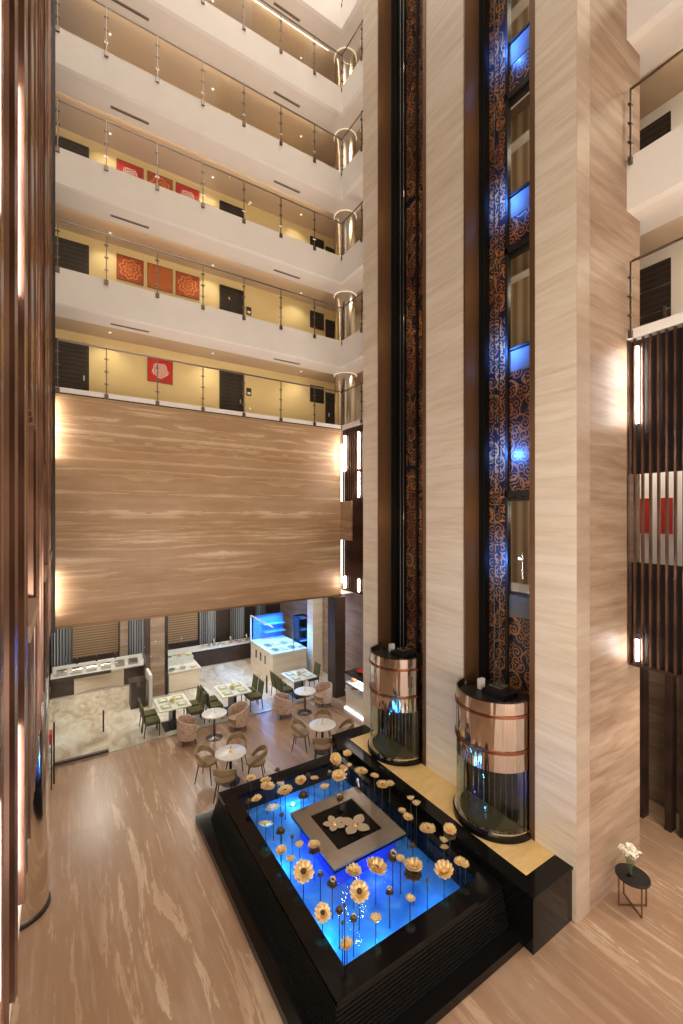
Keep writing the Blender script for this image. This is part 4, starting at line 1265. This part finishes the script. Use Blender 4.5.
for k in range(1, 6): dup(CD, f'{wh[k]} chafing dish from the fin screen on the curved buffet', (.0 + .48 * k, 19.25, .78))
for k in range(3):
    t = thing('utensil_bottle', f'small dark bottle on the raised buffet shelf, {wh[k]} from the fin screen', 'bottle', (.5 + .65 * k, 19.65, 1.0), 0, 'bottles on the curved buffet')
    MB().lathe([(.03, 0), (.032, .10), (.012, .15), (.012, .20)], 12).build('bottle_body', 'blackmetal', t, True)
    MB().lathe([(.014, .20), (.014, .22)], 10).build('bottle_cap', 'steel', t)
# host podium and screen
t = thing('host_podium', 'dark wood podium standing before the stone pillar', 'podium', (2.25, 16.85, 0))
MB().box(-.24, .24, -.26, .26, 0, .90).build('body', 'darkwood', t)
MB().box(-.27, .27, -.29, .29, .90, .94).build('top', 'darkwood', t)
o = MB().box(-.05, .05, -.42, .42, 0, 1.15).bevel(.01, 1).build('partition_screen', 'whitestone', None, False, (2.62, 16.8, 0))
tag(o, 'low white partition between the dark podium and the stone pillar', 'screen')
# island buffet
t = thing('island_buffet', 'pale stone island buffet beside the stone pillar', 'counter', (0, 0, 0))
MB().box(3.40, 4.55, 17.35, 18.5, .04, .76).build('body', 'tower', t)
MB().box(3.36, 4.6, 17.30, 18.55, .76, .80).build('counter_top', 'whitestone', t)
MB().box(3.42, 4.5, 18.1, 18.5, .80, 1.05).build('raised_tier', 'whitestone', t)
sn = MB().box(3.5, 4.5, 17.75, 17.76, 1.0, 1.35).build('sneeze_guard', 'glass', t)
MB().tube([(4.0, 17.755, .80), (4.0, 17.755, 1.0)], .015, 8).build('guard_post', 'steel', t)
items = [(3.55, 17.5, .80, 'white'), (3.95, 17.5, .80, 'white'), (4.35, 17.5, .80, 'white'), (3.6, 18.3, 1.05, 'white'), (4.0, 18.3, 1.05, 'orange'), (4.35, 18.3, 1.05, 'white')]
pos = ['next to the pillar', 'in the middle', 'at the display end']
for k, (x, y, z, m) in enumerate(items):
    t = thing('serving_bowl', f'{"orange" if m == "orange" else "white"} serving bowl {pos[k % 3]} on the {"upper tier" if k > 2 else "front"} of the island buffet', 'bowl', (x, y, z), 0, 'bowls on the island buffet')
    MB().lathe([(.05, 0), (.06, .01), (.13, .06), (.14, .075), (.125, .07), (.05, .02)], 22).build('bowl', 'white', t, True)
    MB().lathe([(.118, .066), (.07, .085), (.01, .095)], 18).build('food', m if m == 'orange' else ['leafgreen', 'tan_leather', 'yellowish'][k % 3], t, True)
# dark fronted buffet at the back
t = thing('long_buffet', 'long dark fronted buffet with white top along the back wall', 'counter', (0, 0, 0))
MB().box(3.6, 7.6, 19.5, 20.1, .06, .78).build('cabinet', 'darkwood', t)
MB().box(3.55, 7.62, 19.45, 20.15, .78, .84).build('counter_top', 'whitestone', t)
MB().box(3.6, 7.6, 19.47, 20.1, 0, .06).build('toe_kick', 'steel', t)
rv = random.Random(5)
for k in range(9):
    x = 5.3 + .26 * k
    if k % 3 == 2:
        t = thing('cereal_jar', f'tall glass jar on the long dark buffet, {["first", "second", "third"][k // 3]} of three from the pillar', 'jar', (x, 19.75, .84), 0, 'jars on the long buffet')
        MB().lathe([(.06, 0), (.07, .02), (.07, .24), (.05, .27)], 16).build('jar_body', 'chrome', t, True)
        MB().lathe([(.052, .27), (.05, .31), (.015, .33)], 14).build('jar_lid', 'steel', t, True)
    else:
        j = (k // 3) * 2 + k % 3
        t = thing('plate_stack', f'white dish on the long dark buffet, {["first", "second", "third", "fourth", "fifth", "sixth"][j]} from the pillar', 'dish', (x, 19.68, .84), 0, 'dishes on the long buffet')
        t.name = 'buffet_dish'
        MB().lathe([(.05, 0), (.07, .01), (.12, .07), (.125, .08), (.11, .075), (.05, .02)], 18).build('dish_bowl', 'white', t, True)
        MB().lathe([(.105, .072), (.06, .10), (.01, .11)], 14).build('food', ['orange', 'leafgreen', 'tan_leather', 'yellowish', 'red', 'placemat'][j], t, True)

# blue-lit glass display
t = thing('display_counter', 'pale stone display counter with blue lit glass enclosure', 'display case', (0, 0, 0))
X0, X1, Y0, Y1 = 7.2, 8.75, 16.3, 18.75
MB().box(X0, X1, Y0, Y1, .0, 1.08).build('counter_body', 'tower', t)
MB().box(X0 - .03, X1 + .02, Y0 - .03, Y1 + .03, 1.08, 1.13).build('counter_top', 'white', t)
for k in range(3):
    MB().box(X0 - .012, X0 - .001, 17.0 + .5 * k, 17.16 + .5 * k, .5, .85).build('vent_plate', 'frame_grey', t)
MB().box(X0, X0 + .012, Y0, Y1, 1.13, 2.2).build('glass_side', 'glass', t)
MB().box(X0 + .012, X1, Y0, Y0 + .012, 1.13, 2.2).build('glass_front', 'glass', t)
MB().box(X0 - .02, X0 + .03, Y1 - .03, Y1 + .03, 1.13, 2.25).build('corner_post', 'white', t)
MB().box(X0 - .02, X0 + .03, Y0, Y1 - .03, 2.2, 2.25).build('top_rail', 'white', t)
MB().box(X0 + .03, X1, Y0 - .015, Y0 + .03, 2.2, 2.24).build('top_rail', 'glass', t)
MB().box(8.1, 8.14, Y0 - .01, Y0 + .02, 1.13, 2.2).build('mullion', 'steel', t)
sh = mat('blue enamel shelf', (.10, .35, .80), .3)
MB().box(X0 + .5, X1 - .05, Y1 - .5, Y1 - .1, 1.45, 1.48).build('shelf', sh, t)
MB().box(X0 + .5, X1 - .05, Y1 - .4, Y1 - .1, 1.78, 1.81).build('shelf', sh, t)
MB().box(X0 + .1, X1, Y1 - .06, Y1 - .02, 1.13, 2.2).build('back_panel', mat('blue enamel back', (.07, .22, .62), .4), t)
rv = random.Random(21)
for k in range(8):
    x = X0 + .3 + (k % 4) * .36; y = Y0 + .4 + (k // 4) * .75
    q = thing('display_tray', f'pastry tray inside the blue display, {["first", "second", "third", "fourth"][k % 4]} in the {["front", "back"][k // 4]} line', 'tray', (x, y, 1.13), 0, 'trays inside the blue display')
    MB().box(-.14, .14, -.22, .22, 0, .03).bevel(.008, 1).build('tray', 'steel', q)
    for j in range(6):
        MB().lathe([(.03, .03), (.045, .05), (.03, .08), (.005, .09)], 10, (-.06 + .12 * (j % 2), -.13 + .13 * (j // 2), 0)).build('pastry', ['tan_leather', 'white'][k % 2], q, True)
light('display_blue_light', 'AREA', ((X0 + X1) / 2, (Y0 + Y1) / 2, 2.15), 170, (.08, .36, 1.0), 1.2, None, None, 2.0)
# tall blue unit next to it
t = thing('drinks_fridge', 'tall dark cabinet with blue lit shelves behind the display counter', 'fridge', (8.95, 17.6, 0))
MB().box(-.05, .5, .25, .3, 0, 2.2).build('back_panel', 'blackmetal', t)
MB().box(-.05, 0, -.3, .25, 0, 2.2).build('side_panel', 'blackmetal', t)
MB().box(.45, .5, -.3, .25, 0, 2.2).build('side_panel', 'blackmetal', t)
for k in range(5): MB().box(0, .45, -.28, .25, .1 + .5 * k, .13 + .5 * k).build('shelf', sh, t)
light('fridge_blue_light', 'POINT', (9.15, 17.2, 1.2), 10, (.12, .35, 1.0), .1)
# bakery case by the tower
t = thing('bakery_case', 'glass bakery case with glowing white shelves half hidden by the tower', 'display case', (8.32, 11.2, 0))
MB().box(.06, .6, -.55, 1.5, .04, .62).build('case_body', 'tower', t)
MB().box(.0, .6, -.55, 1.52, 0, .05).build('light_strip', 'screenglow', t)
MB().box(.0, .6, -.55, 1.5, .62, .68).build('deck', 'white', t)
MB().box(.0, .012, -.55, 1.5, .68, 1.24).build('glass_front', 'glass', t)
MB().box(.0, .6, 1.488, 1.5, .68, 1.24).build('glass_side', 'glass', t)
MB().box(.02, .6, -.55, 1.48, .92, .94).build('shelf', 'white', t)
mb = MB().box(-.01, .62, -.55, 1.52, 1.24, 1.29); mb.build('top_frame', 'blackmetal', t)
MB().box(-.012, .02, 1.48, 1.51, .62, 1.24).build('corner_post', 'blackmetal', t)
light('bakery_light', 'AREA', (8.65, 11.7, 1.22), 26, (.55, .70, 1.0), .4, None, None, 1.6)
for k in range(6):
    q = thing('cake', f'frosted cake on the {["deck", "shelf"][k // 3]} of the bakery case, {["first", "second", "third"][k % 3]} from the cafe end', 'cake', (8.6, 12.5 - .42 * (k % 3), [.68, .94][k // 3]), 0, 'cakes in the bakery case')
    MB().lathe([(.12, 0), (.12, .09), (.10, .11)], 18).build('cake_body', ['orange', 'petalwhite', 'tan_leather'][k % 3], q, True)
    MB().lathe([(.14, -.0), (.14, .006)], 18).build('cake_board', 'white', q)
o = MB().lathe([(.10, 0), (.20, .05), (.22, .09), (.19, .08), (.08, .03)], 22).build('red_bowl', 'red', None, True, (8.75, 12.2, 1.29))
tag(o, 'shallow red bowl on top of the bakery case', 'bowl')
# red topped stand at the fin screen
t = thing('host_stand', 'red topped steel stand behind the chrome column by the fin screen', 'stand', (-.34, 12.95, 0))
MB().box(-.22, .14, -.16, .16, 1.12, 1.36).bevel(.015).build('red_box', 'red', t)
for zz in (.35, .62, .88): MB().box(-.2, .12, -.14, .14, zz, zz + .02).build('shelf', 'steel', t)
for sx in (-.2, .12):
    for sy in (-.14, .14): MB().box(sx - .012, sx + .012, sy - .012, sy + .012, 0, 1.12).build('leg', 'blackmetal', t)
MB().tube([(.17, .1, 0), (.17, .1, 1.55)], .02, 8).build('pole', 'blackmetal', t)
o = MB().lathe([(.02, 0), (.025, .06), (.01, .09)], 10).build('blue_indicator', emit('blue indicator', (.15, .25, 1), 6), t, True, (-.05, 0, 1.36))

# restaurant lights
for (x, y, e) in ((1.0, 16.5, 62), (4.0, 15.6, 58), (6.6, 15.8, 42), (5.5, 18.8, 60), (1.2, 18.6, 60), (8.4, 15.0, 20)):
    light('restaurant_ceiling_light', 'AREA', (x, y, 3.70), e, (1, .94, .83), 1.0)
# atrium lights: skylight bounce comes from the world; a few ceiling lamps under the mezzanines
light('mezzanine_ceiling_light', 'AREA', (9.9, 2.4, 3.85), 85, (1, .85, .68), .8)
light('cafe_ceiling_light', 'AREA', (9.1, 12.0, 3.85), 24, (1, .88, .74), .6)
light('lobby_ceiling_light', 'AREA', (-2.0, 7.5, 3.85), 18, (1, .84, .66), 2.4)

# unseen fill added behind the viewer, aimed up to lift galleries and soffits
light('atrium_fill', 'AREA', (4.2, -2.6, 4.2), 350, (1, .88, .74), 3.0, (math.radians(140), 0, 0), None, 2.0)
